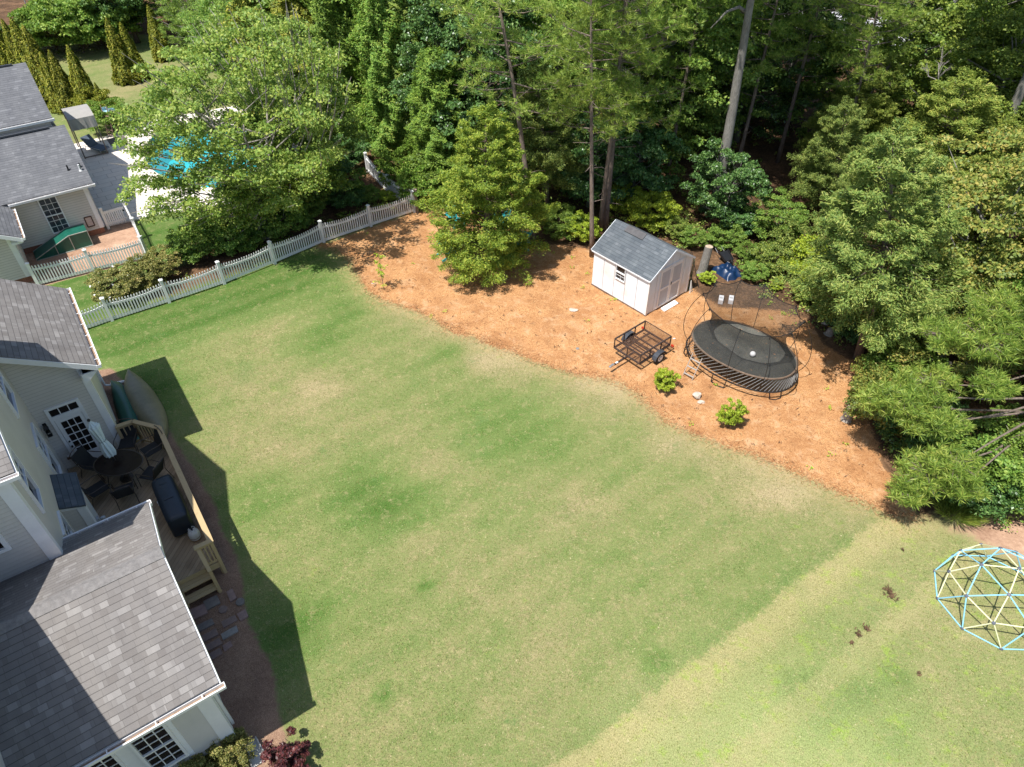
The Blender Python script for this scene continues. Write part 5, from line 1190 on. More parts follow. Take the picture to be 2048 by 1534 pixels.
for s in (-.22, .22): m.tube([(-.9, s, 1.9), (-.95, s, 1.5), (-1.2, s, 0)], .02, 5); m.tube([(.7, s, .35), (.7, s, 0)], .02, 5)
for k in range(5): m.bar((-1.15+.05*k, -.22, .2+.27*k), (-1.15+.05*k, .22, .2+.27*k), .07, .02)
m.build('ladder', plain('brown red ladder', (.35, .2, .17), .5), sl_)
# green box with aluminium frame in the pen
gb = thing('green_bin', 'long green panelled bin with pale metal frame and sloping end against the neighbour wall', 'storage bin', tuple(W(-.75, 36.0)), AZ)
GRN = plain('dark green panel', (.01, .10, .07), .35, .2, 3); ALU = plain('worn aluminium strip', (.36, .37, .33), .5, .15, 8)
m = MB()
def prism(m, prof, y0, y1):
    a = [(x, y0, z) for x, z in prof]; b = [(x, y1, z) for x, z in prof]; m.quadm(a); m.quadm(b[::-1])
    for i in range(len(prof)): j = (i+1) % len(prof); m.quadm([a[j], a[i], b[i], b[j]])
prof = [(-1.35, .02), (1.1, .02), (1.1, .78), (.3, .78), (-1.35, .10)]
prism(m, prof, -.27, .55); m.build('body', GRN, gb); m = MB()
for y in (-.29, .57):
    for i in range(5): a, b = prof[i], prof[(i+1) % 5]; m.bar((a[0], y, a[1]), (b[0], y, b[1]), .035, .03)
    for x, z in ((.3, .78), (-.4, .52)): m.bar((x, y, .02), (x, y, z), .04, .03)
m.build('frame', ALU, gb)
# rope swing post and pole at the far left woods
pg = thing('goal_frame', 'thin metal frame with a hanging white strip at the far dark woods edge', 'metal frame', tuple(G(72, 55)), .2)
m = MB(); m.tube([(0, 0, 0), (0, 0, 2.4)], .05, 6); m.tube([(1.1, 0, 0), (1.1, 0, 1.5)], .04, 6); m.tube([(0, 0, 2.4), (1.1, 0, 1.5), (2.2, 0, .2)], .03, 6); m.build('pole', plain('grey pole', (.3, .3, .33), .5), pg)
m = MB(); m.slab([(.1, .02, 2.3), (1.9, .02, .5), (1.9, .02, .75), (.1, .02, 2.4)], .02); m.build('strip', plain('dull white strip', (.45, .45, .47), .8), pg)
# dead grass clumps and dug spots on the lawn
DG = plain('dark brown dead leaves', (.12, .07, .035), .95, .35, 14)
def debris(label, px, py, r, n, seed):
    rr = np.random.default_rng(seed); m = MB()
    for k in range(n):
        a = rr.uniform(0, 2*pi); d = abs(rr.normal())*r*.55; x, y = cos(a)*d*.6, sin(a)*d; L = rr.uniform(.03, .07); b = rr.uniform(0, pi); z = rr.uniform(.02, .06)
        m.face([(x-cos(b)*L, y-sin(b)*L, z), (x-sin(b)*L*.3, y+cos(b)*L*.3, z+.02), (x+cos(b)*L, y+sin(b)*L, z+rr.uniform(-.01, .03)), (x+sin(b)*L*.3, y-cos(b)*L*.3, z)])
    o = m.build('leaf_clump', DG, loc=G(px, py)); tag(o, label, 'leaf clump', 'dead leaf clumps on the lawn'); return o
debris('rusty dead leaf clump left of the climbing dome, the largest one', 1779, 1188, .24, 120, 1)
debris('small rusty leaf clump upper right of the close trio on the lawn', 1731, 1258, .12, 42, 2)
debris('small rusty leaf clump in the middle of the close trio on the lawn', 1716, 1269, .10, 34, 3)
debris('faint leaf clump lowest of the close trio on the lawn', 1703, 1287, .09, 14, 4)
debris('sparse leaf scatter far below the close trio, near the bottom lawn', 1836, 1347, .08, 9, 6)
debris('tiny dark leaf spot on the lawn above the largest clump', 1805, 1100, .06, 10, 5)
# ------------------------------------------------------------------ foliage
def unit(a): return a/np.maximum(1e-9, np.linalg.norm(a, axis=-1, keepdims=True))
def cards(P, N, T, L, Wd, fold=.25):
    """one folded kite leaf per row: centre P, normal N, length direction T"""
    N = unit(N); T = unit(T-(T*N).sum(1)[:, None]*N); B_ = np.cross(N, T); L = np.broadcast_to(np.asarray(L, float), (len(P),))[:, None]; Wd = np.broadcast_to(np.asarray(Wd, float), (len(P),))[:, None]
    return np.stack([P-T*L*.5, P+B_*Wd*.5-T*L*.05+N*Wd*fold, P+T*L*.5-N*Wd*fold*.6, P-B_*Wd*.5-T*L*.05+N*Wd*fold], 1).reshape(-1, 3)
def quadmesh(name, V, mat):
    n = len(V)//4; me = bpy.data.meshes.new(name); me.vertices.add(n*4); me.vertices.foreach_set('co', V.astype(np.float32).ravel())
    me.loops.add(n*4); me.loops.foreach_set('vertex_index', np.arange(n*4, dtype=np.int32)); me.polygons.add(n); me.polygons.foreach_set('loop_start', np.arange(0, n*4, 4, dtype=np.int32)); me.update(); me.materials.append(mat); return me
def addmesh(name, me, parent=None, loc=None):
    o = bpy.data.objects.new(name, me); COL.objects.link(o)
    if parent: o.parent = parent
    if loc is not None: o.location = loc
    return o
def sph(r, n): return unit(r.normal(size=(n, 3)))
def clump_leaves(r, C, R, per, leaf, aspect=.62, up=.55, flat=.6):
    """leaves on the outer skin of many leaf clumps with centres C and radii R; the crown's gaps lie between clumps"""
    n = len(C)*per; c = np.repeat(C, per, 0); rr = np.repeat(R, per)[:, None]; d = sph(r, n); d[:, 2] = np.abs(d[:, 2])-.35*(r.random(n)); rad = (.25+.95*r.random((n, 1))**.75)
    P = c+d*rr*rad*np.array([1, 1, flat]); N = unit(d*.35+np.array([-.12, -.12, up])+r.normal(size=(n, 3))*.5); T = r.normal(size=(n, 3)); T[:, 2] -= .25
    L = leaf*(.65+.7*r.random(n)); return cards(P, N, T, L, L*aspect)

def broad(seed, H, Rx, base, ncl, per, leaf, mat, bark, tr=.14, shape='round', clr=(.55, .95), stems=1, twigs=0, lobes=.28, zsq=1.):
    """broadleaf tree: trunk(s), limbs reaching every leaf clump, crown of clumps in an uneven envelope"""
    r = np.random.default_rng(seed); ch = (H-base)/2; cc = np.array([0, 0, base+ch])
    d = sph(r, ncl); K = sph(r, 9); lob = 1+lobes*np.max(np.maximum(0, (d@K.T)-.55)*2.2-.35, axis=1)
    f = (.35+.65*r.random(ncl)**.45)*lob
    if shape == 'vase': w = (.55+.45*(d[:, 2]+1)/2*1.3)
    elif shape == 'cone': w = 1.15-.55*(d[:, 2]+1)/2*1.3
    else: w = np.ones(ncl)
    C = cc+np.stack([d[:, 0]*Rx*f*w, d[:, 1]*Rx*f*w, d[:, 2]*ch*f*zsq], 1); C[:, 2] = np.maximum(C[:, 2], base*.6+.3)
    R = Rx*r.uniform(clr[0], clr[1], ncl)*.26
    V = clump_leaves(r, C, R, per, leaf)
    m = MB(); forks = []
    for s in range(stems):
        a = 2*pi*s/max(1, stems)+r.uniform(0, 1); sp = 0 if stems == 1 else Rx*.25
        top_ = Vector((cos(a)*sp+r.normal()*.15, sin(a)*sp+r.normal()*.15, base+ch*1.25)); p0 = Vector((cos(a)*.12*(stems > 1), sin(a)*.12*(stems > 1), -.05))
        pts = [p0+(top_-p0)*u+Vector((r.normal()*.04*H/8*u, r.normal()*.04*H/8*u, 0)) for u in np.linspace(0, 1, 13)]
        m.tube(pts, [tr*(1.25 if i == 0 else 1-.78*i/12) for i in range(13)], 9); forks.append(pts)
    tk = m; br = MB()
    for c in C[r.permutation(ncl)[:min(ncl, 46)]]:
        pts = forks[r.integers(len(forks))]; zt_ = max(base*.92, c[2]-.55*math.hypot(c[0], c[1])-.2); k = min(range(len(pts)), key=lambda q_: abs(pts[q_].z-zt_)); k = k if pts[k].z > base*.8 else min(len(pts)-1, k+1); a = pts[k]; b = Vector(c)
        mid = (a+b)/2+Vector((0, 0, -.06*(b-a).length))+Vector(r.normal(size=3)*.12); m.tube([a, mid, b], [tr*.34, tr*.18, tr*.05], 5, caps=False)
    for _ in range(twigs):
        c = Vector(C[r.integers(ncl)]); q = (c-Vector(cc)).normalized()+Vector((-.5, .3, .5)); q.normalize(); L = r.uniform(.9, 2.0)
        m.tube([c-q*L*.6, c+q*L*.1+Vector(r.normal(size=3)*.06), c+q*L*.55], [.026, .018, .008], 4, caps=False)
    return V, m, mat, bark
def conical(seed, H, R, base, n, leaf, mat, bark, tr=.1, rough=.22, power=.8, aspect=.3, droop=.2, layers=9, skin=.35, top=0., upz=.25, zr=1.):
    """conifer: sprays on an uneven cone, each spray pointing outward"""
    r = np.random.default_rng(seed); u = r.random(n)**.62; z = base+(H-base)*(1-u)
    az = r.uniform(0, 2*pi, n); prof = (u**power)*(1-top)+top*np.sqrt(u)
    lump = 1+rough*(np.sin(az*3+z*2.1*zr+seed)*.5+np.sin(az*5-z*3.3*zr)*.35+np.sin(az*2+z*5.7*zr+1)*.45*zr+np.sin(az*9+z*6*zr)*.3+np.sin(az*14-z*2)*.2)
    rr = R*prof*lump*(1-skin*r.random(n)**1.6); out = np.stack([np.cos(az), np.sin(az), np.zeros(n)], 1)
    P = out*rr[:, None]; P[:, 2] = z-rr*droop+.12*np.sin(az*7+z*9)
    T = out+r.normal(size=(n, 3))*.45; T[:, 2] += upz; N = unit(out*.6+np.array([0, 0, .75])+r.normal(size=(n, 3))*.45); L = leaf*(.6+.8*r.random(n))
    V = cards(P, N, T, L, L*aspect); m = MB(); m.tube([(0, 0, -.05), (0, 0, H*.3), (0.03, 0, H*.96)], [tr*1.2, tr*.8, .015], 8)
    for k in range(26): zz = base+(H-base)*r.random()**1.3*.8; a = r.uniform(0, 6.28); L_ = R*(1-(zz-base)/(H-base))**power*.8; m.tube([(0, 0, zz), (cos(a)*L_*.5, sin(a)*L_*.5, zz+.05), (cos(a)*L_, sin(a)*L_, zz-.1)], [tr*.22, tr*.12, .008], 4, caps=False)
    return V, m, mat, bark
def feather(seed, H, R, base, mat, bark, nb=700, per=130, leaf=.11, tr=.15, power=.5, lean=0, rough=.3, droop=.10):
    """juniper-like crown: hundreds of small drooping plumes of fine sprays over an uneven envelope, gaps between them"""
    r = np.random.default_rng(seed); Vs = []; m = MB(); m.tube([(0, 0, -.05), (lean*.15, 0, H*.3), (lean*.55, .05, H*.7), (lean, 0, H*.97)], [tr*1.25, tr*.85, tr*.45, .02], 9)
    for k in range(nb):
        u = r.random()**.75; z0 = base+(H-base)*(1-u); a = r.uniform(0, 2*pi)
        lump = 1+rough*(sin(a*2+z0*1.3+seed)*.5+sin(a*3-z0*2.1)*.5+sin(a*5+z0*3.7)*.35)
        Rz = R*min(1, 1.25*u**power)*(1-.30*max(0, u-.75)/.25)*lump; rr = Rz*(.25+.62*r.random()**.7); L = .52*R*(.5+.8*r.random())*(.45+.55*u)
        el = .35+.5*(1-u)+r.normal()*.25; a2 = a+r.normal()*.35; d = np.array([cos(a2)*cos(el), sin(a2)*cos(el), sin(el)])
        p0 = np.array([cos(a)*rr*.75+lean*(z0/H)**1.3, sin(a)*rr*.75, z0-.1*rr]); t_ = r.random(per)**.7; side = np.cross(d, [0, 0, 1]); side /= np.linalg.norm(side)+1e-9
        wid = L*.24*(1.15-t_*.85); off = r.normal(size=(per, 2)); P = p0+d*(L*t_)[:, None]+side*(off[:, 0]*wid)[:, None]; P[:, 2] += off[:, 1]*wid*.55-droop*L*3*t_**2
        T = d+side*np.sign(off[:, :1])*.5+r.normal(size=(per, 3))*.45; T[:, 2] -= .15; N = unit(np.array([0, 0, .8])+r.normal(size=(per, 3))*.7+d*.3); l = leaf*(.6+.9*r.random(per))
        Vs.append(cards(P, N, T, l, l*.26, .12))
        if k % 6 == 0: m.tube([(lean*(z0/H)**1.3*.8, 0, max(.3, z0-.25*rr)), tuple(p0), tuple(p0+d*L*.7)], [tr*.2, tr*.1, .005], 4, caps=False)
    return np.concatenate(Vs), m, mat, bark
def pine(seed, H, z0, R, nb, mat, bark, tr=.18, lean=(0, 0), tufts=26, needle=.24, per=16, bend=0, minL=.35):
    """tall pine: bare trunk, limbs from z0 up, star tufts of needles toward the limb ends"""
    r = np.random.default_rng(seed); m = MB(); tp = lambda z: Vector((lean[0]*z/H+bend*sin(z/H*3), lean[1]*z/H, z)); zs = np.linspace(-.05, H, 12); m.tube([tp(z) for z in zs], [tr*(1.2 if i == 0 else 1-.8*i/11) for i in range(12)], 10)
    Vs = []
    for k in range(9):
        z = 1.2+(z0-1)*r.random(); a = r.uniform(0, 6.28); a0 = tp(z); L = r.uniform(.25, 1.1); m.tube([a0, a0+Vector((cos(a)*L*.6, sin(a)*L*.6, .05)), a0+Vector((cos(a)*L, sin(a)*L, r.uniform(-.2, .25)))], [.022, .016, .006], 4, caps=False)
    for k in range(nb):
        z = z0+(H-z0)*(k+.5)/nb; u = (z-z0)/(H-z0); L = R*(minL+(1-minL)*sin(pi*min(1, .25+u*.75)))*(.7+.5*r.random()); a = k*2.4+r.normal()*.4; el = .05+.4*u+r.normal()*.12
        a0 = tp(z); d = Vector((cos(a)*cos(el), sin(a)*cos(el), sin(el))); e = a0+d*L; md = a0+d*L*.5+Vector((0, 0, -.06*L)); m.tube([a0, md, e], [tr*.26, tr*.15, .012], 5, caps=False)
        for q in range(tufts):
            t_ = .35+.65*r.random()**.7; c = np.array(a0+d*L*t_)+r.normal(size=3)*np.array([1, 1, .45])*L*.20*(1.1-.4*t_)+[0, 0, .08]
            dd = sph(r, per); dd[:, 2] = dd[:, 2]*.7+.35; dd = unit(dd+np.array(d)*.5); l = needle*(.7+.5*r.random(per)); P = c+dd*(l*.5)[:, None]
            Vs.append(cards(P, np.cross(dd, sph(r, per)), dd, l, l*.075, .05))
            if q % 4 == 0: m.tube([tuple(a0+d*L*t_*.9), tuple(c)], [.014, .005], 4, caps=False)
    return np.concatenate(Vs), m, mat, bark

g3 = lambda *a: list(a)
LM = dict(
 maple=leafmat('fresh maple leaves', [(.15, (.030, .068, .014)), (.4, (.058, .115, .022)), (.62, (.095, .165, .033)), (.85, (.165, .215, .055))]),
 pale=leafmat('pale airy leaves', [(.15, (.034, .070, .014)), (.4, (.070, .122, .024)), (.62, (.110, .165, .034)), (.85, (.175, .21, .055))]),
 dark=leafmat('dark glossy leaves', [(.15, (.012, .035, .012)), (.4, (.026, .068, .020)), (.65, (.048, .105, .032)), (.9, (.105, .165, .065))], .2, .35),
 autumn=leafmat('yellow tinged leaves', [(.12, (.035, .062, .018)), (.38, (.075, .115, .03)), (.58, (.120, .150, .038)), (.78, (.180, .170, .05)), (.95, (.22, .14, .06))]),
 cedar=leafmat('cedar sprays', [(.15, (.036, .068, .014)), (.4, (.078, .122, .024)), (.62, (.130, .172, .036)), (.88, (.21, .22, .06))], .32, .6),
 cedar2=leafmat('bright cedar sprays', [(.15, (.030, .068, .010)), (.4, (.078, .138, .018)), (.62, (.140, .200, .03)), (.88, (.23, .25, .05))], .36, .6),
 greyc=leafmat('grey green cedar sprays', [(.15, (.024, .048, .012)), (.4, (.056, .094, .022)), (.62, (.098, .140, .034)), (.88, (.165, .185, .055))], .25, .6),
 ley=leafmat('bright cypress sprays', [(.15, (.028, .070, .012)), (.4, (.058, .125, .018)), (.65, (.098, .170, .028)), (.9, (.17, .205, .05))], .25, .6),
 arb=leafmat('yellow green arborvitae sprays', [(.15, (.030, .050, .005)), (.4, (.070, .092, .008)), (.65, (.122, .134, .015)), (.9, (.19, .175, .035))], .2, .6),
 cry=leafmat('yellow green lumpy sprays', [(.15, (.028, .048, .006)), (.4, (.070, .098, .012)), (.65, (.125, .145, .02)), (.9, (.20, .19, .04))], .25, .6),
 pine=leafmat('pine needles', [(.15, (.030, .066, .012)), (.4, (.070, .124, .022)), (.65, (.122, .180, .036)), (.9, (.20, .225, .06))], .3, .5),
 lime=leafmat('lime green leaves', [(.15, (.060, .105, .012)), (.4, (.12, .19, .018)), (.65, (.185, .25, .028)), (.9, (.28, .29, .06))], .35),
 rose=leafmat('olive shrub leaves', [(.15, (.035, .048, .014)), (.45, (.085, .105, .032)), (.7, (.15, .15, .055)), (.9, (.24, .17, .09))], .25),
 red=leafmat('dark red leaves', [(.2, (.022, .008, .010)), (.6, (.055, .02, .02)), (.9, (.11, .045, .03))], .2, .4),
 vine=leafmat('ground vine leaves', [(.12, (.025, .055, .012)), (.36, (.06, .11, .02)), (.6, (.115, .165, .035)), (.8, (.19, .21, .06)), (.95, (.24, .17, .09))], .28),
 brown=leafmat('dry bronze foliage', [(.2, (.05, .035, .02)), (.5, (.12, .085, .045)), (.8, (.2, .15, .08))], .2))

def make_tree(name, label, cat, built, loc, rz=0., s=1., group=None, sz=None):
    V, m, lm, bk = built; t = thing(name, label, cat, tuple(loc), rz, group); t.scale = (s, s, sz or s)
    m.build('trunk' if 'tree' in name or 'pine' in name or 'cedar' in name or 'cypress' in name or name == 'arborvitae' else 'stem', bk, t, smooth=True)
    addmesh('crown' if 'shrub' not in name else 'foliage', quadmesh('leaves', V, LM[lm]), t); return t
def dup(root, label, x, y, rz, s=1., sz=None, group=None, mat=None, cat=None):
    r = copy_thing(root, label, cat, group, (x, y, 0), rz, (s, s, sz or s))
    if mat:
        for c in r.children:
            if c.name.startswith(('crown', 'foliage')): c.material_slots[0].link = 'OBJECT'; c.material_slots[0].material = LM[mat]
    return r
BKP = barkmat('pale twiggy bark', (.22, .19, .16), (.45, .41, .36), 6)
# prototypes are real trees of the picture, copied afterwards
# 1  pool tree: airy, many stems, bare twigs at the top left
T1 = make_tree('leafy_tree', 'big airy pale green tree with bare twigs spreading over the pool', 'tree', broad(1, 9.2, 4.9, .2, 620, 125, .13, 'pale', BKP, .15, 'vase', (.26, .46), 4, 320, .6), (-11.8, 30.1, 0), .6)
T2 = make_tree('leafy_tree', 'dense green tree behind the middle of the long picket fence', 'tree', broad(2, 5.2, 2.5, .8, 120, 190, .14, 'maple', BK2, .12, 'round', (.42, .8), lobes=.6), (-10.0, 33.4, 0), 1.)
T3 = make_tree('leafy_tree', 'bright leafy tree at the top centre right of the bent pine trunk', 'tree', broad(3, 11.5, 3.8, 1.2, 380, 150, .15, 'maple', BK2, .2, 'round', (.32, .66), lobes=.75), (6.6, 36.5, 0), 0.)
T4 = make_tree('leafy_tree', 'dark glossy broadleaf tree left of the bent pine trunk', 'tree', broad(4, 9.2, 3.1, .8, 280, 160, .15, 'dark', BK3, .17, 'cone', (.36, .7), lobes=.6), (-.7, 36.2, 0), 0.)
T5 = make_tree('leafy_tree', 'yellow tinged maple in front of the leaning grey trunk at the right edge', 'tree', broad(5, 6.8, 3.3, .4, 300, 160, .13, 'autumn', BK2, .15, 'round', (.32, .6), lobes=.7), (17.3, 22.3, 0), 0.)
CEDAR = make_tree('cedar_tree', 'large feathery green cedar standing alone on the straw beside the shed', 'tree', feather(11, 7.0, 2.6, .7, 'cedar2', BK3, 430, 330, .115, .17, .5, .1, .4), (-1.0, 27.2, 0), .4)
CED2 = make_tree('cedar_tree', 'tall grey green cedar with bare lower trunk right of the trampoline', 'tree', feather(12, 8.9, 2.7, 2.3, 'greyc', BK1, 430, 320, .115, .15, .5, -1.7, .45), tuple(G(1716, 716)), 0.)
LEY = make_tree('cypress_tree', 'bright green columnar cypress directly behind the picket fence corner', 'tree', conical(21, 12.5, 1.6, .05, 110000, .145, 'ley', BK3, .14, .42, .30, .30, -.25, skin=.5, upz=.9, zr=.55), (-6.6, 40.0, 0))
CRY = make_tree('cypress_tree', 'yellow green lumpy conifer left of the columnar cypresses', 'tree', conical(22, 11.5, 2.0, .3, 90000, .17, 'cry', BK3, .16, .55, .4, .5, .15, skin=.6, upz=.6), (-11.6, 42.8, 0))
ARB = make_tree('arborvitae', 'narrow yellow green arborvitae, right one of the close pair by the gazebo', 'tree', conical(23, 3.7, .78, .05, 17000, .15, 'arb', BK3, .06, .2, .75, .4, -.1, skin=.4), tuple(G(148, 222)), 0.)
# tall pines of the centre
PI1 = make_tree('pine_tree', 'slender reddish pine trunk at the left corner of the shed', 'tree', pine(31, 13, 5.6, 1.9, 34, 'pine', BK1, .115, (-.9, .3), 26, .24, 26), tuple(G(1184, 512)))
PI3 = make_tree('pine_tree', 'thickest of the three pine trunks touching the shed, rightmost', 'tree', pine(32, 13.5, 5.2, 2.3, 38, 'pine', BK1, .175, (.1, .4), 26, .25, 26), tuple(G(1209, 458)))
PI4 = make_tree('pine_tree', 'bent bare pine trunk rising behind the lone cedar', 'tree', pine(33, 13, 6.0, 2.5, 34, 'pine', BK1, .145, (-2.1, .8), 26, .25, 26, .25), tuple(G(1066, 478)))
dup(PI1, 'ivy wrapped pine trunk in the middle of the shed trio', *G(1199, 462)[:2], 2.2, 1.02, 1.05)
BIG = make_tree('leafy_tree', 'tall smooth grey trunk standing alone above the shed roof', 'tree', broad(6, 18.5, 3.3, 11.8, 110, 170, .2, 'maple', BK2, .29, 'round', (.45, .8)), tuple(G(1428, 424)), .0)
BIG.rotation_euler = (0, radians(-1.2), 0)
GR = dup(BIG, 'leaning pale grey trunk at the right edge behind the yellow tinged maple', *G(1920, 455)[:2], 1.3, 1.0, .95); GR.rotation_euler = (0, radians(-1.5), 0)
# low limbed pine in the lower right corner
def limbed_pine():
    r = np.random.default_rng(34); m = MB(); o = Vector((16.6, 15.4, 0)); tz = lambda z: Vector((-.06*z, .02*z, z)); m.tube([tz(z) for z in np.linspace(-.05, 8, 9)], [.24*(1-.085*i) for i in range(9)], 10); Vs = []
    TG = [(11.7, 15.3, 3.0, .75), (11.2, 15.6, 2.5, .55), (12.5, 15.6, 3.2, .8), (11.9, 14.7, 2.5, .5), (11.8, 13.2, 1.9, .75), (12.3, 13.0, 2.5, .65), (11.3, 12.9, 1.4, .5), (12.6, 12.7, 1.9, .55), (13.8, 16, 4.5, .95), (14.6, 16.8, 5, 1.), (13.6, 14.7, 3.9, .55), (12.6, 14.2, 2.9, .5), (14.8, 15.6, 4.9, .9), (15.6, 16.2, 5.6, 1.), (13.0, 16.6, 4.2, .7), (15.4, 14.3, 5.2, .8), (16.6, 16.6, 6.6, 1.2), (17.4, 14.6, 6.4, 1.1)]
    for (x, y, z, R) in TG:
        c = Vector((x, y, z))-o; z0 = max(1.6, z+.1-.12*c.xy.length); a0 = tz(z0); md = (a0+c)/2+Vector((r.normal()*.15, r.normal()*.15, .15)); m.tube([a0, a0*.6+md*.4+Vector((0, 0, .1)), md, c*.8+md*.2, c], [.045, .04, .03, .018, .008], 7, caps=False)
        for q in range(int(150*R*R+40)):
            dd0 = sph(r, 1)[0]; p = np.array(c)+dd0*R*np.array([1.1, 1.1, .5])*r.random()**.4; dd = sph(r, 26); dd[:, 2] = dd[:, 2]*.7+.4; dd = unit(dd); l = .23*(.7+.5*r.random(26)); P = p+dd*(l*.5)[:, None]
            Vs.append(cards(P, np.cross(dd, sph(r, 26)), dd, l, l*.08, .05))
            if q % 3 == 0: m.tube([tuple(np.array(c)*.85+p*.15), tuple(p)], [.018, .005], 4, caps=False)
    return np.concatenate(Vs), m, 'pine', BK1
PR = make_tree('pine_tree', 'wide low limbed pine in the right foreground overhanging the straw edge', 'tree', limbed_pine(), (16.6, 15.4, 0), 0.)
m = MB(); m.tube([(.05, 0, 9.1), (-.5, -.05, 9.45), (-1.0, -.1, 9.3), (-1.6, -.2, 8.7)], [.10, .07, .05, .02], 7); m.tube([(.05, 0, 10.4), (-.9, .1, 10.6)], [.06, .02], 5); m.build('dead_limb', BK2, BIG, smooth=True)
# ---- the wood: every trunk its own tree
WL = [ # x, y, proto, scale, height scale, mat, label
 (2.4, 38.6, T3, .9, .95, 'maple', 'leafy tree behind the bent pine, darker green of the centre'), (9.3, 38.8, T3, .95, 1., None, 'spreading leafy tree between the pine trio and the tall grey trunk'),
 (4.0, 33.0, T2, .85, .9, 'dark', 'dark rounded understory tree close behind the bent pine foot'), (1.9, 32.6, CED2, .78, .85, 'greyc', 'brownish grey cedar filling the gap between bent pine and pine trio'),
 (6.3, 33.6, T2, .8, .85, 'dark', 'dark rounded understory tree just right of the pine trio'), (-3.4, 37.6, T4, .85, .9, None, 'dark broadleaf tree between the cypresses and the lone cedar top'),
 (-3.6, 35.8, LEY, .95, .55, None, 'short bright cypress nearest the wooden posts'), (-9.6, 41.8, LEY, 1.05, 1., None, 'tall columnar cypress second from the fence corner'), (-5.6, 40.2, LEY, .9, .95, 'pine', 'dark tall conifer behind the corner cypress'),
 (-2.4, 40.6, LEY, 1., .9, 'cedar', 'olive conifer behind the dark glossy broadleaf'), (-14.6, 45.6, CRY, 1., 1., None, 'yellow green lumpy conifer farther left at the top edge'), (-9.0, 46.5, CRY, 1.05, 1.1, None, 'yellow green conifer behind the columnar cypresses'),
 (-13.2, 39.2, T2, .9, 1., 'pale', 'pale bushy tree behind the pool tree on its right'), (-17.6, 50.5, T1, .8, .8, 'maple', 'green airy tree at the far end of the pool patio'), (-12.5, 51.5, T1, .85, .9, 'maple', 'green airy tree at the top edge behind the lumpy conifers'),
 (13.6, 41.0, T3, .9, 1.0, 'dark', 'dark leafy tree right of the tall grey trunk near the top'), (11.2, 44.5, T4, 1.0, 1.1, None, 'dark tree deep in the shade right of the grey trunk'), (16.6, 34.6, CED2, .8, .75, 'cedar', 'olive cedar glowing in the dark hollow of the wood'),
 (15.4, 30.8, CED2, .7, .7, None, 'feathery cedar left of the bare trunk cedar'), (20.0, 30.4, CED2, 1.1, .85, 'cedar', 'large olive cedar filling the right middle of the wood'), (18.6, 27.2, CED2, .8, .62, 'cedar', 'lower feathery cedar in front of the large olive one'),
 (22.8, 33.4, T3, 1., .85, 'pale', 'broad bright leafy tree in the upper right of the wood'), (27.6, 34.2, T3, 1.1, .9, 'pale', 'large pale leafy tree at the upper right corner'), (20.4, 38.6, T3, 1.05, .95, 'maple', 'leafy tree behind the right hand cedars at the top'),
 (25.6, 40.5, T3, 1.1, .95, 'pale', 'pale leafy tree at the top right edge of the picture'), (21.6, 24.6, T5, 1.0, 1.05, None, 'yellow tinged tree cut by the right picture edge'), (15.6, 19.6, T5, .62, .5, None, 'yellowish bushy tree right of the bare cedar trunk'),
 (20.6, 19.6, T5, .85, .8, 'maple', 'green bushy tree behind the low limbed pine on the right'), (19.6, 16.6, T2, 1.0, .9, 'maple', 'dark green tree behind the low limbed pine at the right edge'), (17.8, 13.2, T2, .95, .62, 'maple', 'low green tree at the right edge above the climbing dome'),
 (15.4, 14.0, T2, .7, .45, 'maple', 'dark low tree under the low limbed pine'), (10.4, 31.0, T2, .72, .72, 'dark', 'small green dogwood like tree at the foot of the tall grey trunk'), (12.6, 29.3, T2, .5, .42, 'maple', 'low bright tree behind the blue tarpaulin'),
 (12.2, 35.8, PI1, 1., 1., None, 'slim bare trunk right of the tall grey one in the dark hollow'), (15.2, 38.0, PI1, 1.1, 1.1, None, 'slim bare trunk in the middle of the dark hollow'), (8.2, 34.6, PI1, .9, 1., 'ley', 'slim ivy green trunk between pine trio and tall grey trunk'), (17.2, 34.5, PI4, .8, .9, None, 'slim leaning trunk at the right side of the dark hollow'),
 (-30.5, 62., T4, 1.1, 1.0, None, 'dark tree at the far left top corner'), (-36.5, 68.5, T4, 1.2, 1.0, None, 'dark tree behind the thin metal frame at the top left'), (-41.5, 72., T4, 1.25, 1.05, 'dark', 'dark tree farthest into the top left corner'),
 (-29.8, 70.5, T3, .9, .7, None, 'leafy tree behind the big bush at the top left'), (-24.2, 66., BIG, .62, .6, None, 'slim grey trunk standing in the tan clearing at the top left'), (-19.4, 58.8, T3, .8, .7, 'pale', 'pale leafy tree left of centre at the top edge'), (-22.8, 56.4, T1, .55, .6, 'maple', 'low airy tree right of the tan clearing'),
]
for x, y, pr_, s, sz, mt, lab in WL: dup(pr_, lab, x, y, random.uniform(0, 6.28), s, sz, 'trees of the wood behind the yard', mt)
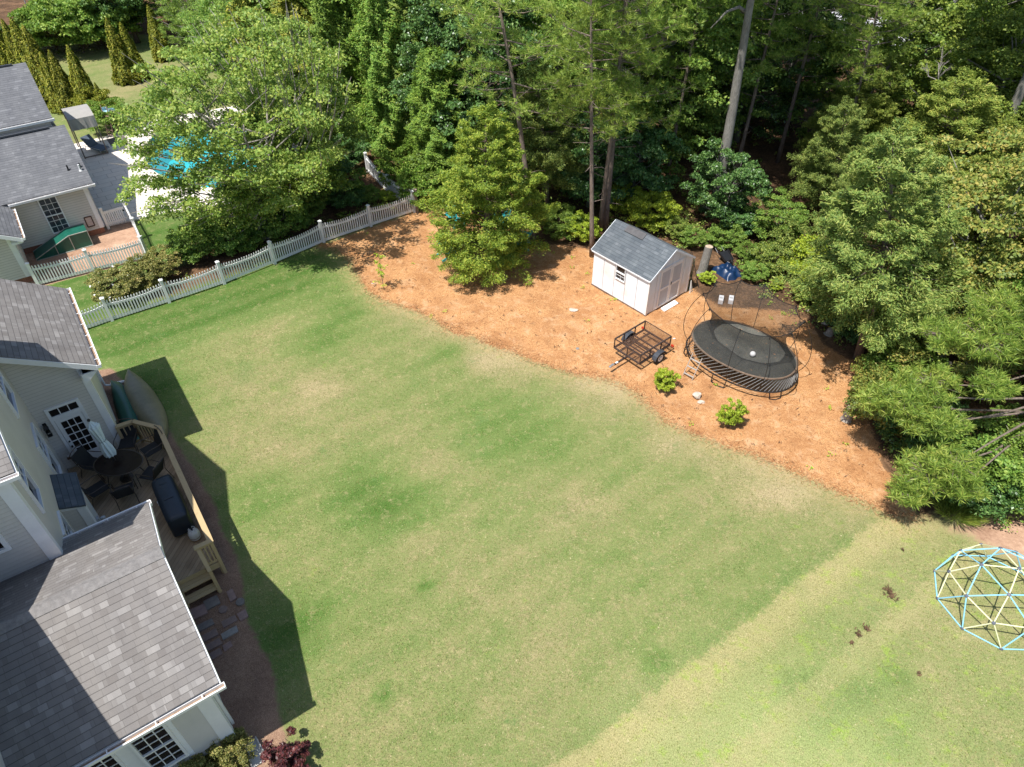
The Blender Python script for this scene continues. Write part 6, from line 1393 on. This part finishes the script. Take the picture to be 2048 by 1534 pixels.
# deep back rows
rr = np.random.default_rng(5); k = 0; seen = {}
ROWN = {47: 'nearest', 53: 'second', 60: 'third', 68: 'fourth', 77: 'last'}
LMK = [(150, 'top left thicket'), (400, 'pool'), (650, 'lumpy conifers'), (780, 'cypresses'), (930, 'lone cedar'), (1060, 'bent pine'), (1200, 'pine trio'), (1330, 'shed roof ridge'), (1470, 'tall grey trunk'), (1600, 'dark hollow'), (1740, 'bare cedar trunk'), (1900, 'right hand cedars'), (2050, 'right picture edge')]
for y0 in (47, 53, 60, 68, 77):
    for x0 in np.arange(-26, 62, 5.6):
        x, y = x0+rr.normal()*1.3+(y0-47)*.15, y0+rr.normal()*1.4
        if sdf(np.array([[x, y]]), LOT)[0] < 1.5 or sdf(np.array([[x, y]]), PATIO)[0] < 2.5 or (x < -16 and y < 66): continue
        if x > y*.80+4 or x < -y*.66-4: continue
        if 18 < x*44/y < 23.5 and y > 44: continue
        pr_ = [T3, T4, T3, T2, LEY][rr.integers(5)]; s = {id(T2): 1.7, id(LEY): 1.0}.get(id(pr_), 1.05)*rr.uniform(.85, 1.15)
        px_ = 1024+FPX*float(np.dot([x, y, 4-CH], _X))/float(-np.dot([x, y, 4-CH], _Z)); key = (y0, min(LMK, key=lambda q: abs(q[0]-px_))[1]); seen[key] = seen.get(key, -1)+1
        lab_ = '%s tree in the %s far row of the wood above the %s' % (['leafy', 'taller', 'broader', 'smaller'][seen[key] % 4], ROWN[y0], key[1])
        dup(pr_, lab_, x, y, rr.uniform(0, 6.28), s, s*rr.uniform(.8, 1.), 'far trees of the dense wood', ['maple', 'dark', None, 'pale'][rr.integers(4)]); k += 1
# arborvitae row at the far left
AR = [(130, 222, .95, 'left one of the close arborvitae pair by the gazebo'), (188, 226, 1.08, 'arborvitae directly behind the gazebo, tallest of the near three'), (112, 205, 1.25, 'tall arborvitae touching the far roof corner of the neighbour house'), (84, 178, 1.2, 'arborvitae second beyond the far roof corner'),
      (58, 160, 1.05, 'small arborvitae third beyond the far roof corner'), (22, 150, 1.25, 'arborvitae standing left of the neighbour ridge'), (-4, 150, 1.3, 'arborvitae cut by the left picture edge'), (258, 165, 1.1, 'arborvitae standing alone right of the tan lawn gap'), (280, 160, 1.0, 'arborvitae right neighbour of the lone one by the lawn gap'), (330, 120, 1.0, 'arborvitae behind the airy pool tree'), (215, 232, .55, 'tiny arborvitae tip between gazebo and pool tree')]
for px, py, s, lab in AR: g_ = G(px, py); dup(ARB, lab, g_[0], g_[1], px*1., s, s*1.02, 'arborvitae row behind the neighbour house')
# shrubs
SB = make_tree('shrub', 'small lime green rounded bush on the straw below the trailer', 'bush', broad(41, .95, .56, .03, 80, 60, .075, 'lime', BK3, .02, 'round', (.5, .9), lobes=.6), tuple(G(1325, 775))); SB.scale = (.74, .78, .86)
SB2 = dup(SB, 'taller lime green bush with upright shoots, right of the pale boulder', *G(1459, 852)[:2], 1.9, .70, 1.08, 'lime green bushes on the straw')
SB['group'] = 'lime green bushes on the straw'
SG = make_tree('shrub', 'green shrub with white blossoms nearest the house behind the long fence', 'bush', broad(42, 1.35, 1.0, .1, 110, 150, .07, 'rose', BK3, .03, 'round', (.45, .85)), tuple(G(245, 597)), .3)
DS = make_tree('shrub', 'dark red leaved shrub at the bottom edge beside the house bed', 'bush', broad(43, .8, .5, .05, 46, 110, .07, 'red', BK3, .02, 'round', (.6, 1.)), tuple(G(585, 1528)), 0.)
SH = [ # px, py, proto, s, mat, label
 (300, 575, SG, .9, None, 'olive shrub in the fence bed, second from the house'), (335, 548, SG, .8, 'rose', 'olive shrub in the fence bed, third from the house'), (395, 515, SG, 1.1, 'maple', 'green shrub under the pool tree near the long fence'), (470, 500, SG, 1.3, 'maple', 'wide green shrub under the pool tree beside the fence'),
 (560, 470, SG, 1.35, 'maple', 'green shrub pressed against the fence middle'), (610, 440, SG, 1.2, 'pale', 'pale shrub behind the fence middle'), (690, 415, SG, .95, 'dark', 'low dark shrub behind the fence near its far corner'), (735, 405, SG, .6, 'maple', 'low green shrub inside the fence corner bed'), (775, 402, SG, .4, 'lime', 'small lime shrub inside the fence corner'),
 (690, 335, SG, 1.3, 'dark', 'dark bushy shrub left of the back fence'), (655, 372, SG, 1.3, 'dark', 'dark bushy shrub behind the pool tree right side'), (850, 405, SG, 1.2, 'ley', 'bright shrub right of the wooden posts'), (870, 385, SG, 1.5, 'maple', 'leafy shrub behind the wooden posts'), (812, 372, SG, 1.3, 'ley', 'bright shrub behind the back fence end'),
 (420, 1530, SG, .62, 'rose', 'straggly olive shrub under the front windows of the low wing'), (465, 1515, SG, .5, 'rose', 'small olive shrub at the low wing corner'), (375, 1545, SG, .6, 'rose', 'olive shrub farther along under the front windows'),
 (1300, 455, SG, 1.1, 'lime', 'yellow green shrub right behind the shed ridge'), (1350, 475, SG, .6, 'vine', 'yellowish shrub behind the right shed eave'), (1250, 425, SG, 1.0, 'lime', 'yellow green shrub left behind the shed roof'), (1165, 480, SG, .8, 'lime', 'yellow green weed bush left of the pine trio'), (1120, 470, SG, 1.0, 'maple', 'green weed bush at the straw edge right of the cedar'),
 (1445, 492, SG, .8, 'maple', 'green shrub left above the blue tarpaulin'), (1385, 492, SG, .6, 'maple', 'green shrub behind the grey leaning stump'), (1475, 470, SG, .9, 'dark', 'dark green shrub above the blue tarpaulin'), (1505, 560, SG, .55, 'maple', 'small green shrub right of the tarpaulin'), (1492, 520, SG, .55, 'maple', 'bushy green shrub right above the tarpaulin'),
 (1411, 566, SB, .62, None, 'small bright sapling at the foot of the leaning stump'), (1540, 545, SG, .9, 'vine', 'tangled shrub in the litter right of the tarpaulin'), (1553, 578, SB, .5, None, 'single bright broad leaved seedling in the litter'), (1590, 530, SG, 1.2, 'greyc', 'grey green shrub in front of the wood'), (1620, 560, SG, 1.3, 'lime', 'bright lime shrub in front of the grey green one'),
 (1650, 590, SG, 1.2, 'lime', 'bright lime shrub near the flat cream rock'), (1670, 640, SG, 1.0, 'maple', 'green shrub above the low broken stump'), (1610, 600, SG, .7, 'vine', 'small tangled shrub left of the flat cream rock'), (1700, 670, SG, 1.0, 'dark', 'dark shrub left of the bare cedar trunk'), (1760, 690, SG, 1.1, 'maple', 'green shrub right of the bare cedar trunk foot'),
 (1755, 800, SG, 1.0, 'autumn', 'reddish green shrub at the straw edge above the stump'), (1765, 850, SG, 1.2, 'autumn', 'yellowish shrub at the straw edge right of the stump'), (1790, 790, SG, 1.3, 'maple', 'green shrub under the low limbed pine'), (1830, 880, SG, 1.3, 'dark', 'dark shrub in the shade of the low limbed pine'),
 (1930, 1000, SG, 1.2, 'dark', 'dark green shrub above the grass tuft'), (1990, 985, SG, 1.3, 'maple', 'leafy shrub at the right edge of the woods foot'), (2040, 975, SG, 1.2, 'maple', 'leafy shrub cut by the right picture edge'), (1880, 965, SG, 1.1, 'maple', 'green shrub left of the grass tuft'),
 (115, 100, SG, 2.4, 'maple', 'large bright green bush at the top left, left part of the thicket'), (165, 105, SG, 2.9, 'maple', 'large bright green bush at the top left, middle of the thicket'), (215, 95, SG, 2.7, 'maple', 'large bright green bush at the top left, right part of the thicket'), (75, 105, SG, 1.6, 'brown', 'bronze dry bush left of the bright thicket'),
 (240, 70, SG, 2.0, 'lime', 'yellow green bush right behind the bright thicket'), (200, 55, SG, 3.2, 'maple', 'tallest bright bush behind the top left thicket'), (10, 95, SG, 1.2, 'dark', 'low dark bush at the far left edge'), (230, 262, SG, 1.3, 'maple', 'green bush between gazebo and pool slide'), (205, 238, SG, 1.2, 'arb', 'yellow green bush right behind the gazebo'),
]
for px, py, p_, s, mt, lab in SH:
    g_ = G(px, py); dup(p_, lab, g_[0], g_[1], random.uniform(0, 6.28), s, s*random.uniform(.9, 1.15), 'shrubs of the beds and woods edge', mt)
# sapling with a white stake
r = np.random.default_rng(77); m = MB(); m.tube([(0, 0, 0), (-.03, .05, .6), (0, .02, 1.3), (-.02, .05, 1.75)], [.014, .012, .008, .004], 5); C = []
for k in range(15): z = .25+1.5*k/15; a = r.uniform(0, 6.28); L = .34*(1-.4*z/1.75); e = (cos(a)*L, sin(a)*L, z+.1); m.tube([(0, .02, z-.05), e], [.006, .003], 4, caps=False); C += [e, (e[0]*.5, e[1]*.5, z+.05)]
sp = thing('sapling', 'thin sparse sapling on the straw between fence and cedar', 'sapling', tuple(G(768, 578))); m.build('stem', BK3, sp)
addmesh('foliage', quadmesh('leaves', clump_leaves(r, np.array(C), np.full(len(C), .10), 12, .07), LM['lime']), sp)
m = MB(); m.bar((0, 0, 0), (.03, -.02, .35), .03); o = m.build('stake', WHITE, loc=G(752, 568)); o.rotation_euler = (.9, .0, -.5); tag(o, 'white stake lying slanted beside the thin sapling', 'stake')
# white blossoms on the fence shrub
r = np.random.default_rng(8); P = sph(r, 26)*[1.0, 1.0, .6]+[0, 0, .78]; P = P[P[:, 2] > .6]
me = quadmesh('blossoms', np.concatenate([cards(P, sph(r, len(P))+[0, 0, 1], sph(r, len(P)), .11, .09)]), plain('white petals', (.75, .72, .68), .7)); addmesh('blossoms', me, SG)
# dead branch tangle by the right trunk and bare twigs
def bare(label, loc, seed, L, n, rz):
    r = np.random.default_rng(seed); m = MB()
    def grow(p, d, L, r0, dep):
        q = p+d*L; m.tube([p, (p+q)/2+Vector(r.normal(size=3)*.05*L), q], [r0, r0*.75, r0*.5], 5, caps=False)
        if dep:
            for _ in range(3): nd_ = (d+Vector(r.normal(size=3)*.5)+Vector((0, 0, .12))).normalized(); grow(p+d*L*r.uniform(.45, 1), nd_, L*r.uniform(.5, .75), r0*.5, dep-1)
    grow(Vector((0, 0, 0)), Vector((cos(rz), sin(rz), .55)).normalized(), L, .05, n); o = m.build('bare_branch', barkmat('bleached dead wood', (.25, .21, .19), (.45, .4, .37)) if 'bleached' not in MATS else MATS['bleached'], loc=loc, smooth=True); tag(o, label, 'dead branch'); return o
bare('bleached bare branch reaching left at the right picture edge', (21.4, 24.0, 5.2), 3, 1.3, 3, 2.6)
bare('bleached dead limb in the middle of the right hand cedars', (18.9, 30.0, 6.2), 4, 1.2, 3, 2.2)
bare('pale fallen branch in the litter at the right woods foot', (17.0, 13.9, 1.2), 5, .9, 3, 3.4)
# long grass tuft
r = np.random.default_rng(6); n = 900; a = r.uniform(0, 2*pi, n); d = r.random(n)**.6*.55; P = np.stack([np.cos(a)*d, np.sin(a)*d, np.full(n, .25)], 1); T = np.stack([np.cos(a)*.9*d*1.6, np.sin(a)*.9*d*1.6, np.full(n, .6)], 1)+r.normal(size=(n, 3))*.15; P = P+T*.2
o = addmesh('grass_tuft', quadmesh('blades', cards(P, np.cross(T, sph(r, n)), T, .6, .022, .1), LM['pale']), None, tuple(G(1905, 1028))); tag(o, 'pale arching grass tuft at the woods foot above the dome', 'grass tuft')
# ---- ground cover: one uncounted carpet of vines, weeds and seedlings along the wood
def scatter(polys, dens, seed, thr=.45):
    r = np.random.default_rng(seed); out = []
    for Q, dn in polys:
        lo, hi = Q.min(0), Q.max(0); n = int((hi-lo).prod()*dn); P = lo+(hi-lo)*r.random((n, 2)); P = P[sdf(P, Q) < 0]; P = P[vnoise(P, 1.1, seed)*.6+vnoise(P, .35, seed+1)*.4 > thr]; out.append(P)
    return np.concatenate(out), r
PX = lambda L: GP(L)
ZN = [(PX([(840, 430), (1100, 465), (1180, 490), (1330, 500), (1400, 500), (1400, 420), (1250, 350), (1000, 400), (850, 370)]), 3.2), (PX([(1470, 540), (1500, 590), (1600, 615), (1660, 680), (1740, 710), (1790, 640), (1700, 560), (1600, 470), (1500, 480)]), 4.5),
      (PX([(1735, 740), (1750, 860), (1780, 930), (1850, 1010), (1850, 1050), (1960, 1060), (2048, 1040), (2048, 900), (1900, 800)]), 4.5), (PX([(1940, 1040), (2048, 1030), (2048, 1070), (1960, 1085)]), 2.), (PX([(645, 470), (745, 440), (825, 410), (790, 380), (720, 380), (600, 440)]), 4.), (PX([(290, 590), (445, 545), (545, 508), (600, 470), (500, 470), (380, 520)]), 3.5),
      (np.array([[-8, 37], [4, 33], [12, 32], [17, 27], [22, 24], [34, 30], [40, 48], [10, 50], [-10, 48]]), 1.1), (PX([(60, 125), (260, 110), (255, 60), (60, 90)]), .8)]
C2, r = scatter(ZN, 1, 31, .43); n = len(C2); C3 = np.column_stack([C2, .05+.22*r.random(n)**2]); R3 = .16+.26*r.random(n)
V = clump_leaves(r, C3, R3, 34, .085, .7, .9, .55); o = addmesh('ground_cover', quadmesh('vines', V, LM['vine'])); tag(o, kind='stuff', label='tangled vines and weeds carpeting the foot of the wood', cat='ground cover')
# fallen needles, cones, leaf litter on the straw
C2, r = scatter([(STRAW, 26)], 1, 51, .3); E_ = STRAW[r.integers(0, 24, 5200)]; E2 = np.roll(STRAW, -1, 0)[:0]; k0 = r.integers(0, 23, 5200); f0 = r.random(5200)[:, None]; E_ = STRAW[k0]*(1-f0)+STRAW[k0+1]*f0+r.normal(size=(5200, 2))*.17; C2 = np.concatenate([C2, E_]); n = len(C2); a = r.uniform(0, pi, n); T = np.stack([np.cos(a), np.sin(a), r.normal(size=n)*.12], 1); P = np.column_stack([C2, np.full(n, .045)])
o = addmesh('fallen_needles', quadmesh('needles', cards(P, r.normal(size=(n, 3))*.3+[0, 0, 1], T, .16*(.5+r.random(n)), .012, .2), leafmat('dry pine needles', [(.1, (.06, .028, .012)), (.5, (.20, .11, .055)), (.9, (.32, .22, .13))], .1, .7))); tag(o, kind='stuff', label='loose dry pine needles scattered over the straw bed', cat='pine needles')
r = np.random.default_rng(61); C2, _r2 = scatter([(STRAW, .9)], 1, 52, .35); n = len(C2); k_ = 7; P = np.repeat(np.column_stack([C2, np.full(n, .05)]), k_, 0)+r.normal(size=(n*k_, 3))*[.035, .035, .012]
o = addmesh('pine_cones', quadmesh('scales', cards(P, sph(r, n*k_)+[0, 0, .6], sph(r, n*k_), .045, .03), plain('dark cone scales', (.07, .035, .02), .9))); tag(o, kind='stuff', label='dark cones and twigs sprinkled on the pine straw', cat='pine cones')
# short turf blades breaking the flat lawn near the beds and house
ln = GP([(150, 640), (640, 500), (740, 600), (900, 670), (1200, 765), (1320, 845), (1560, 935), (1840, 1045), (2150, 1180), (2300, 1534), (600, 1534), (540, 1290), (440, 1010), (330, 850), (260, 730)])
C2, r = scatter([(ln, 150)], 1, 71, .0); keep = (sdf(C2, MULCH) > .05) & (sdf(C2, STRAW) > .0); C2 = C2[keep]; n = len(C2); T = r.normal(size=(n, 3))*.55; T[:, 2] = .7; h = .05+.035*r.random(n)
P = np.column_stack([C2, h*.45-.005]); gm_ = leafmat('turf blades', [(.05, (.045, .078, .015)), (.35, (.072, .100, .024)), (.6, (.11, .115, .040)), (.9, (.17, .145, .07))], .2, .7)
o = addmesh('turf', quadmesh('blades', cards(P, np.cross(T, sph(r, n)), T, h, .012, .1), gm_)); tag(o, kind='stuff', label='short mown turf covering the back lawn', cat='grass')

r = np.random.default_rng(91); C2, _r2 = scatter([(STRAW, 1.6)], 1, 92, .42); n = len(C2); a = r.uniform(0, pi, n); T = np.stack([np.cos(a), np.sin(a), r.normal(size=n)*.1], 1); P = np.column_stack([C2, np.full(n, .06)])
o = addmesh('fallen_twigs', quadmesh('twigs', cards(P, r.normal(size=(n, 3))*.3+[0, 0, 1], T, .22*(.4+r.random(n)), .022, .3), plain('dark fallen twig', (.085, .045, .028), .9))); tag(o, kind='stuff', label='dark short twigs lying on the pine straw', cat='twigs')
r = np.random.default_rng(95); C2, _r2 = scatter([(STRAW, .35), (GP([(1480, 560), (1640, 640), (1700, 700), (1560, 640)]), 3.)], 1, 96, .42); n = len(C2); k_ = 9; P = np.repeat(np.column_stack([C2, np.full(n, .06)]), k_, 0)+r.normal(size=(n*k_, 3))*[.06, .06, .02]
o = addmesh('seedlings', quadmesh('leaves', cards(P, sph(r, n*k_)*.5+[0, 0, 1], sph(r, n*k_), .07, .045), LM['lime'])); tag(o, kind='stuff', label='tiny green seedlings sprouting through the straw', cat='seedlings')
